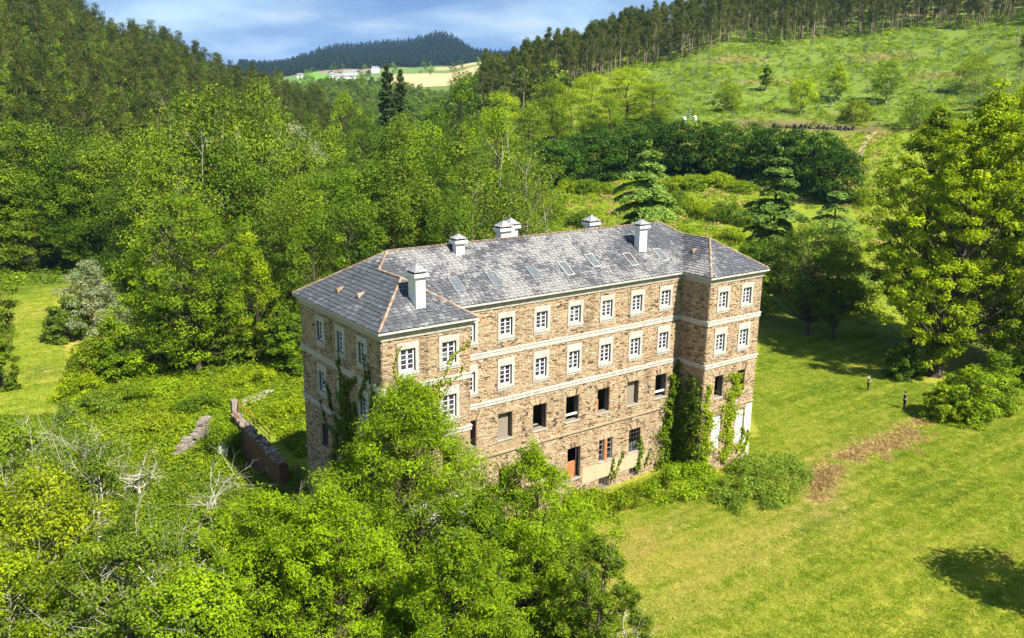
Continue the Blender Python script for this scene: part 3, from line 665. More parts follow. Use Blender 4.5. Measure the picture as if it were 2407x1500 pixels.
for pi, (pts, u_, up_, sw) in enumerate(PLANES):
    o, u, up, nr = slope3(pts[0], u_, up_)
    if nr[2] < 0: nr = -nr
    P2 = np.array([((np.array(p)-o)@u, (np.array(p)-o)@up) for p in pts])
    vmax = P2[:, 1].max(); rows = .35 if sw > .5 else .29; v = -.03; k = 0
    while v < vmax-.05:
        vm = max(v+rows*.45, .01); xs = []
        for (x0, y0), (x1, y1) in zip(P2, np.roll(P2, -1, 0)):
            if (y0-vm)*(y1-vm) < 0: xs.append(x0+(x1-x0)*(vm-y0)/(y1-y0))
        xs.sort()
        for s0, s1 in zip(xs[::2], xs[1::2]):
            x = s0+(k % 2)*sw*.5-sw*.5
            while x < s1:
                w_ = sw*rng.uniform(.8, 1.2); a, b = max(x, s0), min(x+w_, s1)
                if b-a > .06:
                    g = .012; a += g; b -= g; j = lambda s=.03: rng.uniform(-s, s); lo = v+j(.025); c_ = min((b-a)*.30, .16)
                    t0, t1 = .012, .045+rng.uniform(0, .02); hv = v+rows*1.12
                    q = [(a, hv, t0), (b, hv, t0), (b, lo+rows*.30+j(), t1), (b-c_+j(), lo, t1+.006), (a+c_+j(), lo-j(.01), t1+.006), (a, lo+rows*.30+j(), t1)]
                    q += [(p[0], p[1], p[2]-.03) for p in q[2:]]
                    W = [o+u*p[0]+up*p[1]+nr*p[2]+np.array([0, 0, E0]) for p in q]
                    SL.append((pi, np.array(W), np.clip(rng.normal(.5, .22), 0, 1), (b-a)*rows))
                x += w_
        v += rows; k += 1
SLQ = [(0,5,2,1),(5,4,3,2),(2,3,7,6),(3,4,8,7),(4,5,9,8)]
order = sorted((i for i in range(len(SL)) if SL[i][0] in (0, 1)), key=lambda i: -SL[i][3]*(1.3 if SL[i][0] == 0 else .8)*(1-.01*SL[i][1][0, 1]))
own = set(order[:290])
for i in own:
    _, W, t, _a = SL[i]; c0 = W.mean(0)
    o = put('slate', mkmesh('slate', W, [f[::-1] for f in SLQ], [M_SLATE], None, False, [t]*5), roof)
rest = [s for i, s in enumerate(SL) if i not in own]
V = np.concatenate([s[1] for s in rest]); F = [tuple(q+10*i for q in f[::-1]) for i in range(len(rest)) for f in SLQ]
o = put('slate', mkmesh('slate_courses', V, F, [M_SLATE], None, False, np.repeat([s[2] for s in rest], 5)), roof); o['kind'] = 'stuff'
# ridge tiles, one by one
mb = MB(); an = np.linspace(-.15, math.pi+.15, 6); V = []
for x, r in ((-.02, .10), (.44, .075)): V += [(x, r*1.1*math.cos(t), r*math.sin(t)-.01) for t in an]
mb.add(V, [(i, i+1, 7+i, 6+i) for i in range(5)]+[(0, 6, 7, 1)][:0]); RT = mb.mesh('ridge_tile', [M_RIDGE])
for a, b in ((A_, MA), (MA, LJ), (LJ, LA), (LA, B_), (LA, C_), (MA, MZ), (MZ, RJ), (RJ, RA), (RA, E_), (RA, F_), (MZ, G_), (I2, RJ)):
    a, b = np.array(a, float), np.array(b, float); d = b-a; ln = np.linalg.norm(d); d /= ln; n = int(ln/.42)
    valley = (tuple(a) == I2)
    side = np.cross((0, 0, 1), d); side /= np.linalg.norm(side); up = np.cross(d, side)
    for k in range(n):
        p = a+d*(ln*k/n)+np.array([0, 0, E0+.035]); o = put('ridge_tile', RT, roof)
        yw = random.uniform(-.05, .05); o.matrix_basis = Matrix(((d[0], side[0], up[0], p[0]), (d[1], side[1], up[1], p[1]), (d[2], side[2], up[2], p[2]), (0, 0, 0, 1))) @ Matrix.Rotation(yw, 4, 'Z') @ Matrix.Scale(.55 if valley else random.uniform(.92, 1.08), 4)
        if valley and random.random() < .35: bpy.data.objects.remove(o)
# chimneys
def chimney(x0, x1, y0, y1, top, name='chimney'):
    zb = E0+BT*min(y0, BD-y1, 9)-.6 if y0 > 0 else E0-.2
    mb = MB(); mb.box((x0, y0, zb), (x1, y1, E0+top)); o = part('chimney', mb.mesh('chimney', [M_STACK], recalc=True))
    e = .20; t = E0+top; mb = MB()
    mb.box((x0-.08, y0-.08, t), (x1+.08, y1+.08, t+.10)); mb.box((x0-e, y0-e, t+.102), (x1+e, y1+e, t+.32)); put('collar', mb.mesh('collar', [M_STACK], recalc=True), o)
    mb = MB()
    for sx_ in (0, 1):
        for sy in (0, 1):
            cx, cy = (x0-.02 if sx_ == 0 else x1-.10), (y0-.02 if sy == 0 else y1-.10); mb.box((cx, cy, t+.322), (cx+.12, cy+.12, t+.46))
    mb.box((x0+.12, y0+.12, t+.32), (x1-.12, y1-.12, t+.455)); put('flue', mb.mesh('flue', [M_SOOT], recalc=True), o)
    mb = MB(); c = ((x0+x1)/2, (y0+y1)/2); e2 = .17; q = [(x0-e2, y0-e2), (x1+e2, y0-e2), (x1+e2, y1+e2), (x0-e2, y1+e2)]; ap = t+.50+.56*min(x1-x0, y1-y0)/.9
    k1 = [(c[0]+(x-c[0])*.5, c[1]+(y-c[1])*.5) for x, y in q]
    V = [(*p, t+.462) for p in q]+[(*p, t+.505) for p in q]+[(*p, t+.505+(ap-t-.5)*.42) for p in k1]+[(*c, ap)]
    mb.add(V, [(0,3,2,1)]+[(i, (i+1) % 4, 4+(i+1) % 4, 4+i) for i in range(4)]+[(4+i, 4+(i+1) % 4, 8+(i+1) % 4, 8+i) for i in range(4)]+[(8+i, 8+(i+1) % 4, 12) for i in range(4)])
    put('cap', mb.mesh('cap', [M_LEADCAP], recalc=True), o)
chimney(3.58, 4.33, -2.05, -1.0, 2.98); chimney(10.93, 11.70, 4.34, 4.9, 3.72); chimney(16.4, 17.45, 6.0, 6.75, 4.02); chimney(18.1, 19.0, 7.2, 8.0, 3.95); chimney(26.2, 27.1, 6.0, 6.8, 3.75); chimney(28.98, 29.88, 2.52, 3.16, 3.68)
# roof windows
def onroof(x, y, h=0.0): 
    n_ = np.array([0, -BT, 1])/math.hypot(BT, 1); return np.array([x, y, E0+BT*y])+n_*h
for k, (x, y) in enumerate(((9.3, 1.83), (12.76, 1.80), (16.7, 1.87), (20.03, 1.85), (23.28, 2.27), (27.34, 1.88), (31.08, 1.92))):
    c0 = Vector(onroof(x, y, .03)); up = Vector((0, 1, BT)).normalized(); nr = Vector((0, -BT, 1)).normalized()
    M4 = Matrix(((1, 0, 0, c0[0]), (0, up[1], nr[1], c0[1]), (0, up[2], nr[2], c0[2]), (0, 0, 0, 1)))
    mb = MB(); w_, h_ = .43, .80
    mb.box((-w_, -h_, -.05), (-w_+.06, h_, .10)); mb.box((w_-.06, -h_, -.05), (w_, h_, .10)); mb.box((-w_+.06, h_-.06, -.05), (w_-.06, h_, .11)); mb.box((-w_+.06, -h_, -.05), (w_-.06, -h_+.08, .09))
    o = put('roof_window', mb.mesh('roof_window', [M_LEADCAP if k < 3 else M_GUTTER], recalc=True), college); o.matrix_parent_inverse = HOME; o.matrix_basis = M4
    mb = MB(); mb.box((-w_+.06, -h_+.08, .045), (w_-.06, h_-.06 if k != 5 else -.1, .06)); put('pane', mb.mesh('pane', [M_SKYGLASS], recalc=True), o)
    if k == 5:
        o['label'] = 'broken roof window with its upper half open and dark'
        mb = MB(); mb.box((-w_+.07, -.09, .038), (w_-.07, h_-.07, .044)); put('opening_shade', mb.mesh('opening_shade', [M_LINING_SHADE], recalc=True), o)  # dark plate standing in for the shade inside the open half
# little vent tiles
for x, y, on in ((1.55, 5.6, 0), (1.75, 2.6, 0), (34.3, 0.9, 1)):
    mb = MB(); z = E0+BT*(x if on == 0 else x-(BL-BW)); mb.add([(x-.28, y-.2, z-.12), (x-.28, y+.2, z-.12), (x+.28, y+.15, z+.26), (x+.28, y-.15, z+.26), (x-.3, y-.14, z+.16), (x-.3, y+.14, z+.16)], [(0,3,4),(3,2,5,4),(2,1,5),(0,4,5,1)])
    part('vent_tile', mb.mesh('vent_tile', [M_RIDGE], recalc=True))

# ------------------------------------------------------------------ plant builders
def unit(v): return v/(np.linalg.norm(v, axis=-1, keepdims=True)+1e-9)
def leaves(C, N, S, asp=0.6, fold=0.12):
    n = len(C); Rv = unit(rng.normal(size=(n, 3))); T = unit(np.cross(N, Rv)); B = np.cross(N, T)
    S = np.broadcast_to(S, n)[:, None]
    V = np.stack([C-T*S*.5, C+B*S*asp*.5+N*S*fold, C+T*S*.55, C-B*S*asp*.5+N*S*fold], 1)
    return V.reshape(-1, 3), np.arange(4*n).reshape(-1, 4)
def clump_leaves(cen, rad, n_each, size, flat=0.75, up=0.55, asp=0.6, tvar=.16, shell=.5):
    k = len(cen); n = np.maximum(3, (n_each*np.broadcast_to(rad, k)**2/np.mean(np.broadcast_to(rad, k)**2)).astype(int)); idx = np.repeat(np.arange(k), n)
    D = unit(rng.normal(size=(len(idx), 3))); r = (shell+(1-shell)*rng.random(len(idx))**.7)[:, None]
    wob = 1+.35*np.sin(D[:, :1]*5+idx[:, None])*np.cos(D[:, 1:2]*4-idx[:, None]*2)
    P = cen[idx]+D*r*wob*np.broadcast_to(rad, k)[idx][:, None]*np.array([1, 1, flat])
    Nn = unit(D*.7+np.array([0, 0, up])+rng.normal(size=D.shape)*.45)
    T = np.clip(rng.normal(.42, tvar, len(idx))+np.repeat(rng.normal(0, .17, k), n), 0, 1)
    V, F = leaves(P, Nn, size*rng.uniform(.65, 1.3, len(idx)), asp)
    return V, F, T
def prof_fn(shape):
    return {'round': lambda t: np.sqrt(np.clip(1-(2*t-1)**2, 0, 1))**.9, 'egg': lambda t: np.sin(np.pi*np.clip(t, 0, 1)**.62)**.75, 'tall': lambda t: np.clip(np.sin(np.pi*np.clip(t, .0, 1)**.8), 0, 1)**.65,
            'spread': lambda t: np.clip(1.25*np.sqrt(np.clip(1-t**2.2, 0, 1))*np.clip(t*5+.25, 0, 1), 0, 1), 'bush': lambda t: np.sqrt(np.clip(1-t**2, 0, 1)), 'cone': lambda t: np.clip(1-t, 0, 1)**.8*.95+.05}[shape]
def limb(mb, a, b, ra, rb, sag=.25, k=4, segs=4, m=0):
    a, b = np.array(a, float), np.array(b, float); t = np.linspace(0, 1, segs+1)[:, None]
    mid = a*.45+b*.55; mid[2] = a[2]+(b[2]-a[2])*(.5-sag)
    mid[:2] += rng.normal(0, .05*np.linalg.norm(b-a), 2)
    P = (1-t)**2*a+2*t*(1-t)*mid+t*t*b
    mb.tube(P, np.linspace(ra, rb, segs+1), k, .5, m, cap=False)
def dead_limb(mb, p, d, ln, r, depth, m=0, wild=.35):
    n = 4; P = [np.array(p, float)]; d = unit(np.array(d, float))
    for k in range(n):
        d = unit(d+rng.normal(0, wild*.5, 3)+np.array([0, 0, .04])); P.append(P[-1]+d*ln/n)
    mb.tube(P, np.linspace(r, r*.5, n+1), 5 if depth > 1 else 4, .5, m, cap=False)
    if depth <= 0: return
    for _ in range(rng.integers(2, 5)):
        k = rng.integers(1, n+1); dd = unit(d+rng.normal(0, .75, 3)); dd[2] = dd[2]*.7+.12
        dead_limb(mb, P[k], dd, ln*rng.uniform(.45, .75), r*(1-.5*k/n)*.6, depth-1, m, wild)
def build_tree(name, label, cat, H, R, leaf, bark, size, nclump, per, shape='round', base=.22, crad=.2, group=None, trunks=1, r0=None, lean=(0, 0), dead=0, flat=.62, asp=.6, lobes=.22, up=.8, inner=.35, deadlen=.2, bare_mat=None, shell=.5, tvar=.16, sep=.8, limbs=1.0):
    root = tag(empty(name), label, cat, group); pf = prof_fn(shape)
    ph = rng.uniform(0, 6.28, 6)
    C = []; tries = 0; R_c = crad*R; mind = R_c*sep
    while len(C) < nclump and tries < nclump*60:
        tries += 1; t = rng.random(); a = rng.uniform(0, 6.283); rr = math.sqrt(rng.uniform(inner**2, 1))
        lob = 1+lobes*(math.sin(2*a+ph[0]+t*3)+.7*math.sin(3*a+ph[1]-t*5)+.6*math.sin(5*a+ph[2]+t*9))*.6
        q = R*pf(np.float64(t))*rr*lob
        z = H*(base+(1-base)*t*.94)+rng.normal(0, .02*H)
        c = np.array([math.cos(a)*q+lean[0]*z/H, math.sin(a)*q+lean[1]*z/H, z])
        if all((c[0]-e[0])**2+(c[1]-e[1])**2+(c[2]-e[2])**2 > mind*mind for e in C[-160:]): C.append(c)
    C = np.array(C); rad = R_c*rng.uniform(.65, 1.3, len(C))
    V, Fq, T = clump_leaves(C, rad, per, size, flat, up, asp, tvar, shell)
    V[:, 2] = np.maximum(V[:, 2], .05)
    put('crown', mkmesh('crown', V, Fq, [leaf], tint=T), root)
    mb = MB(); r0 = r0 or H*.017
    tips = []
    for k in range(trunks):
        a = 6.283*k/trunks+ph[3]; sp = (.035*H if trunks > 1 else 0); top = H*(.72 if shape != 'spread' else .55)
        P = [np.array([math.cos(a)*sp*.4, math.sin(a)*sp*.4, -.4])]
        for s in range(1, 7):
            f = s/6; P.append(np.array([math.cos(a)*sp*(.4+2.4*f)+lean[0]*f*.75+rng.normal(0, .012*H)*f, math.sin(a)*sp*(.4+2.4*f)+lean[1]*f*.75+rng.normal(0, .012*H)*f, top*f]))
        mb.tube(P, [r0*(1.35 if s == 0 else 1-.8*s/6)/math.sqrt(trunks)*(1.15 if trunks > 1 else 1) for s in range(7)], 8)
        tips.append((np.array(P), top))
    for c, rd in zip(C, rad):
        if rng.random() > limbs: continue
        P, top = tips[rng.integers(len(tips))]; z = float(np.clip(c[2]-rng.uniform(.5, 1.1)*math.hypot(c[0], c[1])-.06*H, H*.12, top*.97)); f = z/top*6; i = int(np.clip(f, 0, 5)); a = P[i]*(1-(f-i))+P[i+1]*(f-i)
        limb(mb, a, c, max(.02, r0*.30*(1-z/H)), max(.012, r0*.05), .12)
    put('trunk', mb.mesh('trunk', [bark], smooth=True), root)
    if dead:
        for _ in range(dead):
            mb = MB()
            c = C[rng.integers(len(C))]; d = unit(np.array([c[0], c[1], abs(c[2]-H*.45)+.3*H])*np.array([.45, .45, 1])); dead_limb(mb, c-d*R*.25, d, H*deadlen*rng.uniform(.7, 1.3), H*.0027, 2, wild=.25)
            put('bare_branch', mb.mesh('bare_branch', [bare_mat or B_DEAD], smooth=True), root)
    return root
def build_eucalypt(H, R, n, per, size, seed_lean, name='eucalyptus_tree', label='', group=None, leaf=None, low=.42, bark=None):
    root = tag(empty(name), label, 'tree', group); C = []
    for _ in range(n):
        t = rng.random(); a = rng.uniform(0, 6.283); q = R*(.25+.75*math.sin(math.pi*min(1, t*.85+.12))**.8)*math.sqrt(rng.random())
        C.append((math.cos(a)*q+seed_lean*t, math.sin(a)*q, H*(low+(1-low)*t*.96)))
    C = np.array(C); V, Fq, T = clump_leaves(C, R*.36*rng.uniform(.7, 1.3, n), per, size, .95, .25, .45, .2)
    put('crown', mkmesh('crown', V, Fq, [leaf or L_OLIVE], tint=T), root)
    mb = MB(); mb.tube([(0, 0, -.6), (.05, 0, H*.3), (seed_lean*.3, .05, H*.6), (seed_lean*.7, 0, H*.92)], [H*.011, H*.009, H*.006, H*.002], 5, cap=False)
    for c in C[::2]: limb(mb, (seed_lean*.4*c[2]/H, 0, max(H*.25, c[2]-R*1.1)), c, H*.0028, H*.0012, .1, 3, 2)
    put('trunk', mb.mesh('trunk', [bark or B_EUC], smooth=True), root)
    return root
def build_cedar(H, R, label, tiers=13, leaf=None, name='cedar_tree', dens=1.0, low=.06):
    root = tag(empty(name), label, 'tree'); P, Nn, S = [], [], []; mb = MB()
    mb.tube([(0, 0, -.5), (0, 0, H*.5), (.1, 0, H*.985)], [H*.018, H*.011, H*.002], 7)
    for k in range(tiers):
        t = k/(tiers-1); z = H*(low+(1-low)*t**.93*.97); rr = R*(1-t)**.55*(.62+.5*rng.random())+.4
        nb = int(5+5*(1-t)); a0 = rng.uniform(0, 6.28)
        for b in range(nb):
            a = a0+6.283*b/nb+rng.normal(0, .18); l = rr*rng.uniform(.55, 1.15); d = np.array([math.cos(a), math.sin(a), 0]); s = np.array([-d[1], d[0], 0])
            f = np.linspace(0, 1, 7); tl = rng.normal(0, .07); zz = z+rng.normal(0, .14)+l*((.20+tl)*f-.42*f**2); Q = d*(l*f)[:, None]; Q[:, 2] = zz
            mb.tube(Q, np.linspace(H*.004, H*.0008, 7), 4, cap=False)
            n = int(70*dens*l/R*3+20); u = rng.random(n)**.6; wdt = l*.34*np.sin(np.pi*np.clip(u*.82+.1, 0, 1))**.8; v = rng.normal(0, .5, n).clip(-1, 1)*wdt
            p = d*(l*u)[:, None]+s*v[:, None]; p[:, 2] = zz[0]+l*((.20+tl)*u-.42*u**2)-.35*np.abs(v)-rng.random(n)**2*.38*H/18+rng.normal(0, .05, n)
            P.append(p); Nn.append(unit(np.array([0, 0, 1.])+rng.normal(0, .35, (n, 3))+d*.25)); S.append(np.full(n, .62*H/18))
    P, Nn, S = np.concatenate(P), np.concatenate(Nn), np.concatenate(S)
    V, Fq = leaves(P, Nn, S*rng.uniform(.6, 1.3, len(S)), .42, -.1)
    put('crown', mkmesh('crown', V, Fq, [leaf or L_CEDAR], tint=np.clip(rng.normal(.45, .2, len(P)), 0, 1)), root)
    put('trunk', mb.mesh('trunk', [B_DARK], smooth=True), root); return root
def build_mass(name, label, cat, blobs, leaf, size, per, group=None, stems=6, bark=None, up=.6, asp=.65, tvar=.16, loc=None, flat=.85):
    """a shrub, bramble or creeper made of leaf clumps at world points (x, y, z, r)"""
    B = np.array(blobs, float); o = loc if loc is not None else (B[:, 0].mean(), B[:, 1].mean(), B[:, 2].min()-.2)
    root = tag(empty(name, o), label, cat, group); cen = B[:, :3]-np.array(o)
    V, Fq, T = clump_leaves(cen, B[:, 3], per, size, flat, up, asp, tvar, .45)
    V[:, 2] = np.maximum(V[:, 2], -.3)
    put('foliage', mkmesh('foliage', V, Fq, [leaf], tint=T), root)
    if stems:
        mb = MB()
        for c in cen[rng.permutation(len(cen))[:stems]]:
            limb(mb, (c[0]*.5+rng.normal(0, .15), c[1]*.5+rng.normal(0, .15), -.3), c, .05, .012, .1, 4, 3)
        put('stem', mb.mesh('stem', [bark or B_DARK], smooth=True), root)
    return root
def place(o, x, y, z=None, s=1.0, rz=None, sz=None):
    o.location = (x, y, (gz(x, y) if z is None else z)-.05); o.scale = (s, s, sz or s); o.rotation_euler = (0, 0, rng.uniform(0, 6.28) if rz is None else rz); return o

# ------------------------------------------------------------------ eucalyptus forests on both hillsides
EU_L = 'tall slender eucalyptus among the close forest covering the left hillside'
EU_R = 'tall bare-stemmed eucalyptus along the upper edge of the green clearing'
eus = [build_eucalypt(h, r, n, 46, sz, ln, leaf=lf, low=lo, bark=B_DARK) for h, r, n, sz, ln, lf, lo in ((21, 3.3, 34, .62, .5, L_OLIVE, .25), (24, 3.0, 34, .6, -.4, L_OLIVE, .32), (18, 3.3, 30, .62, .3, L_OLIVE, .2), (21, 3.0, 30, .6, .2, L_MID, .25))]
eu_r = [build_eucalypt(h, r, n, 40, sz, ln, leaf=L_OLIVE, low=lo) for h, r, n, sz, ln, lo in ((26, 3.1, 38, .66, .7, .36), (28, 2.9, 38, .64, -.5, .42), (23, 2.9, 34, .66, .3, .30))]
def scatter_polar(n, p0, p1, d0, d1, mind, keep=None):
    G = {}; out = []
    for _ in range(n):
        th = rng.uniform(px2th(p0), px2th(p1)); d = math.sqrt(rng.uniform(d0*d0, d1*d1)); 
        if keep is not None and not keep(float(th2px(th)), d): continue
        x, y = unpolar(th, d); k = (int(x//mind), int(y//mind))
        if any((x-a)**2+(y-b)**2 < mind*mind for i in (-1, 0, 1) for j in (-1, 0, 1) for a, b in G.get((k[0]+i, k[1]+j), ())): continue
        G.setdefault(k, []).append((x, y)); out.append((d, x, y))
    out.sort(); return out
LEFT = scatter_polar(9500, -480, 840, 222, 640, 4.6, lambda p, d: d > np.interp(p, [-100, 300, 620, 700, 850], [226, 240, 285, 320, 350]) and d < np.interp(p, [-100, 300, 480, 620, 850], [640, 560, 540, 560, 450]))
RIGHT = scatter_polar(7000, 1125, 2480, 330, 620, 4.4, lambda p, d: d > np.interp(p, [1125, 1300, 1500, 1700, 2050, 2200, 2480], [352, 378, 398, 418, 436, 440, 430])+6*math.sin(p*.03) and d < np.interp(p, [1125, 1500, 2480], [470, 540, 540]))
# a few stand forward of the mass
for p, d in ((1180, 318), (1225, 330), (1280, 335), (1150, 335), (1330, 350), (1255, 350), (1200, 345)):
    x, y, z = spot(p, d); RIGHT.append((d, x, y))
for p, d in ((2398, 300), (2420, 285), (2385, 320)):
    x, y, z = spot(p, d); RIGHT.append((d, x, y))
RIGHT.sort()
NL, NR = 150, 146
LEFT.sort(key=lambda q: q[0]+(1000 if th2px(polar(q[1], q[2])[0]) < -60 else 0))
first = {}
for lst, pr, n_, lab, grp in ((LEFT, eus, NL, EU_L, 'eucalyptus forest on the left hillside'), (RIGHT, eu_r, NR, EU_R, 'eucalyptus trees above the clearing')):
    for i, (d, x, y) in enumerate(lst[:n_]):
        src = pr[i % len(pr)]; o = src if src not in first else copy_tree(src); first[src] = 1
        tag(o, lab, 'tree', grp); place(o, x, y, s=rng.uniform(.78, 1.15)*(.92 if lst is LEFT else .80))
protos_hidden = {}
def hidden(name, root_or_mesh):
    """a collection that only feeds the scattering nodes"""
    c = protos_hidden.setdefault(name, bpy.data.collections.new(name)); me = root_or_mesh
    o = bpy.data.objects.new(name, me); c.objects.link(o); return c
def joined(root):
    """one mesh from a plant's parts"""
    V, Fs, T, M, mats, n = [], [], [], [], [], 0
    for ch in root.children:
        me = ch.data; v = np.empty(len(me.vertices)*3, np.float32); me.vertices.foreach_get('co', v); V.append(v.reshape(-1, 3))
        for p in me.polygons: Fs.append(tuple(q+n for q in p.vertices)); M.append(len(mats))
        T += [d.value for d in me.attributes['tint'].data]; mats.append(me.materials[0]); n += len(v)//3
    return mkmesh(root.name, np.concatenate(V), Fs, mats, M, False, T)
def scatter(name, label, pts, coll, s0, s1, tilt=0.0, kind='stuff', seed=1):
    me = mkmesh(name, np.asarray(pts, float), np.zeros((0, 3), int)) if False else bpy.data.meshes.new(name)
    P = np.asarray(pts, np.float32); me.vertices.add(len(P)); me.vertices.foreach_set('co', P.ravel())
    o = put(name, me); tag(o, label, None, None, kind)
    ng = bpy.data.node_groups.new(name, 'GeometryNodeTree'); ng.interface.new_socket('Geometry', in_out='INPUT', socket_type='NodeSocketGeometry'); ng.interface.new_socket('Geometry', in_out='OUTPUT', socket_type='NodeSocketGeometry')
    gi, go = ng.nodes.new('NodeGroupInput'), ng.nodes.new('NodeGroupOutput')
    m2p = ng.nodes.new('GeometryNodeMeshToPoints'); ip = ng.nodes.new('GeometryNodeInstanceOnPoints'); ci = ng.nodes.new('GeometryNodeCollectionInfo')
    ci.inputs['Collection'].default_value = coll; ci.inputs['Separate Children'].default_value = True; ci.inputs['Reset Children'].default_value = True
    rv = ng.nodes.new('FunctionNodeRandomValue'); rv.data_type = 'FLOAT_VECTOR'; rv.inputs['Min'].default_value = (-tilt, -tilt, 0); rv.inputs['Max'].default_value = (tilt, tilt, 6.283); rv.inputs['Seed'].default_value = seed
    rs = ng.nodes.new('FunctionNodeRandomValue'); rs.data_type = 'FLOAT'; rs.inputs[2].default_value = s0; rs.inputs[3].default_value = s1; rs.inputs['Seed'].default_value = seed+5
    L = ng.links.new
    L(gi.outputs[0], m2p.inputs[0]); L(m2p.outputs[0], ip.inputs['Points']); L(ci.outputs[0], ip.inputs['Instance']); ip.inputs['Pick Instance'].default_value = True
    L(rv.outputs[0], ip.inputs['Rotation']); L(rs.outputs[1], ip.inputs['Scale']); L(ip.outputs[0], go.inputs[0])
    md = o.modifiers.new('scatter', 'NODES'); md.node_group = ng
    return o
for r_ in eus: cl = hidden('forest_proto_left', joined(r_))
for r_ in eu_r: cr_ = hidden('forest_proto_right', joined(r_))
def lift(lst): a = np.array([(x, y) for _, x, y in lst]); return np.c_[a, gz(a[:, 0], a[:, 1])-.1]
scatter('hillside_forest', 'far part of the eucalyptus forest climbing the left hillside', lift(LEFT[NL:]), cl, .7, 1.05, seed=3)
scatter('hilltop_forest', 'deeper part of the eucalyptus plantation behind the clearing', lift(RIGHT[NR:]), cr_, .66, .92, seed=4)

# ------------------------------------------------------------------ broadleaf wood behind and left of the college
WOOD = ''
WOODL = {'mid': 'mid green broadleaf tree with an even crown in the wood behind the college', 'mid_dead': 'broadleaf tree with bare grey branch tips in the wood behind the college', 'deep': 'dark green rounded broadleaf tree in the wood behind the college', 'bright': 'bright green upright broadleaf tree in the wood behind the college', 'lime': 'lime green spreading tree at the right edge of the wood, below the eucalyptus', 'pale': '', 'open': 'thin-crowned broadleaf tree with pale limbs showing in the wood behind the college'}
def proto(leaf, H=24, R=6.0, **k):
    a = dict(nclump=64, per=200, shape='egg', base=.12, crad=.29, size=.36, sep=.9, inner=.5); a.update(k); sz = a.pop('size'); nc = a.pop('nclump'); pe = a.pop('per'); bk = a.pop('bark', B_DARK)
    return build_tree('broadleaf_tree', WOOD, 'tree', H, R, leaf, bk, sz, nc, pe, **a)
PB = {'mid': proto(L_MID), 'mid_dead': proto(L_MID, dead=4, bark=B_PALE, deadlen=.17, lobes=.4), 'deep': proto(L_DEEP, R=6.6, shape='round', base=.08), 'bright': proto(L_BRIGHT, shape='tall', lobes=.35),
      'lime': proto(L_LIME, shape='round', R=6.2, base=.1, lobes=.3), 'pale': proto(L_SILVER, shape='round', R=6.0, base=.1), 'open': proto(L_MID, nclump=70, per=95, lobes=.45, bark=B_PALE, inner=.15, dead=3)}
PB_used = set()
def wood(kind, px, py, d, width, label=None, group='broadleaf trees in the wood behind the college', name=None):
    if px < 262 and d < 178: d = 178+(d-150)*.5
    x, y, z = spot(px, d); h = height_for(px, py, x, y)
    src = PB[kind]; o = src if kind not in PB_used else copy_tree(src); PB_used.add(kind)
    place(o, x, y, z, s=width/12.4, sz=h/23.6)
    if label:
        o['label'] = label; o['category'] = 'tree'
        if 'group' in o: del o['group']
    else: tag(o, WOODL[kind], 'tree', group+', '+kind.replace('_', ' '))
    return o
def U(**k): return k
# far row
for k, px, py, d, w in (('mid', 560, 262, 236, 10), ('deep', 640, 250, 258, 11), ('mid', 720, 262, 250, 10), ('deep', 850, 262, 246, 12), ('mid', 940, 262, 236, 13), ('bright', 1010, 235, 228, 12), ('lime', 1180, 215, 262, 13), ('mid', 1240, 235, 250, 13),
                        ('lime', 1290, 188, 268, 15), ('lime', 1385, 170, 276, 15), ('lime', 1470, 158, 282, 16), ('lime', 1530, 190, 274, 13), ('bright', 1340, 215, 258, 14), ('bright', 1430, 225, 256, 14), ('mid', 1545, 245, 258, 10), ('deep', 480, 270, 225, 12), ('mid', 400, 285, 222, 12)): wood(k, px, py, d, w)
# middle rows
for k, px, py, d, w in (('open', 345, 255, 152, 14), ('mid_dead', 420, 208, 146, 15), ('mid', 560, 225, 155, 14), ('open', 640, 230, 168, 13), ('mid', 760, 300, 178, 13), ('deep', 840, 285, 186, 14), ('mid', 930, 270, 182, 14), ('bright', 1000, 278, 172, 13), ('mid', 1075, 288, 168, 13), ('bright', 1165, 235, 178, 14), ('open', 1235, 300, 158, 12), ('mid', 700, 320, 168, 12), ('deep', 520, 330, 138, 12), ('mid', 290, 300, 168, 13), ('mid', 220, 312, 180, 14), ('deep', 150, 300, 186, 14), ('mid', 75, 285, 190, 15), ('bright', 10, 270, 188, 14), ('mid', -60, 280, 186, 14)): wood(k, px, py, d, w)
for k, px, py, d, w in (('mid', -150, 275, 190, 15), ('deep', -240, 270, 186, 15), ('bright', -330, 285, 192, 15), ('mid', -420, 280, 188, 15), ('deep', -190, 380, 178, 13), ('mid', -290, 390, 176, 13), ('deep', -380, 380, 178, 13)): wood(k, px, py, d, w)
# nearer rows
for k, px, py, d, w in (('mid', 690, 405, 128, 11), ('deep', 760, 375, 136, 13), ('deep', 850, 350, 140, 13), ('mid', 930, 345, 138, 13), ('bright', 1015, 340, 142, 12), ('deep', 800, 455, 122, 11), ('mid', 905, 430, 124, 12), ('mid', 985, 410, 128, 12), ('open', 1190, 385, 134, 12), ('deep', 1060, 440, 124, 9), ('mid', 640, 470, 124, 10), ('bright', 710, 500, 116, 9), ('deep', 60, 385, 166, 13), ('deep', 140, 400, 160, 12), ('mid', -30, 370, 164, 13), ('mid', 210, 400, 156, 12), ('deep', 270, 420, 150, 11), ('mid', 330, 380, 142, 12), ('open', 390, 330, 134, 13), ('mid', 20, 470, 158, 9), ('deep', 110, 500, 156, 9), ('deep', 180, 500, 150, 9)): wood(k, px, py, d, w)
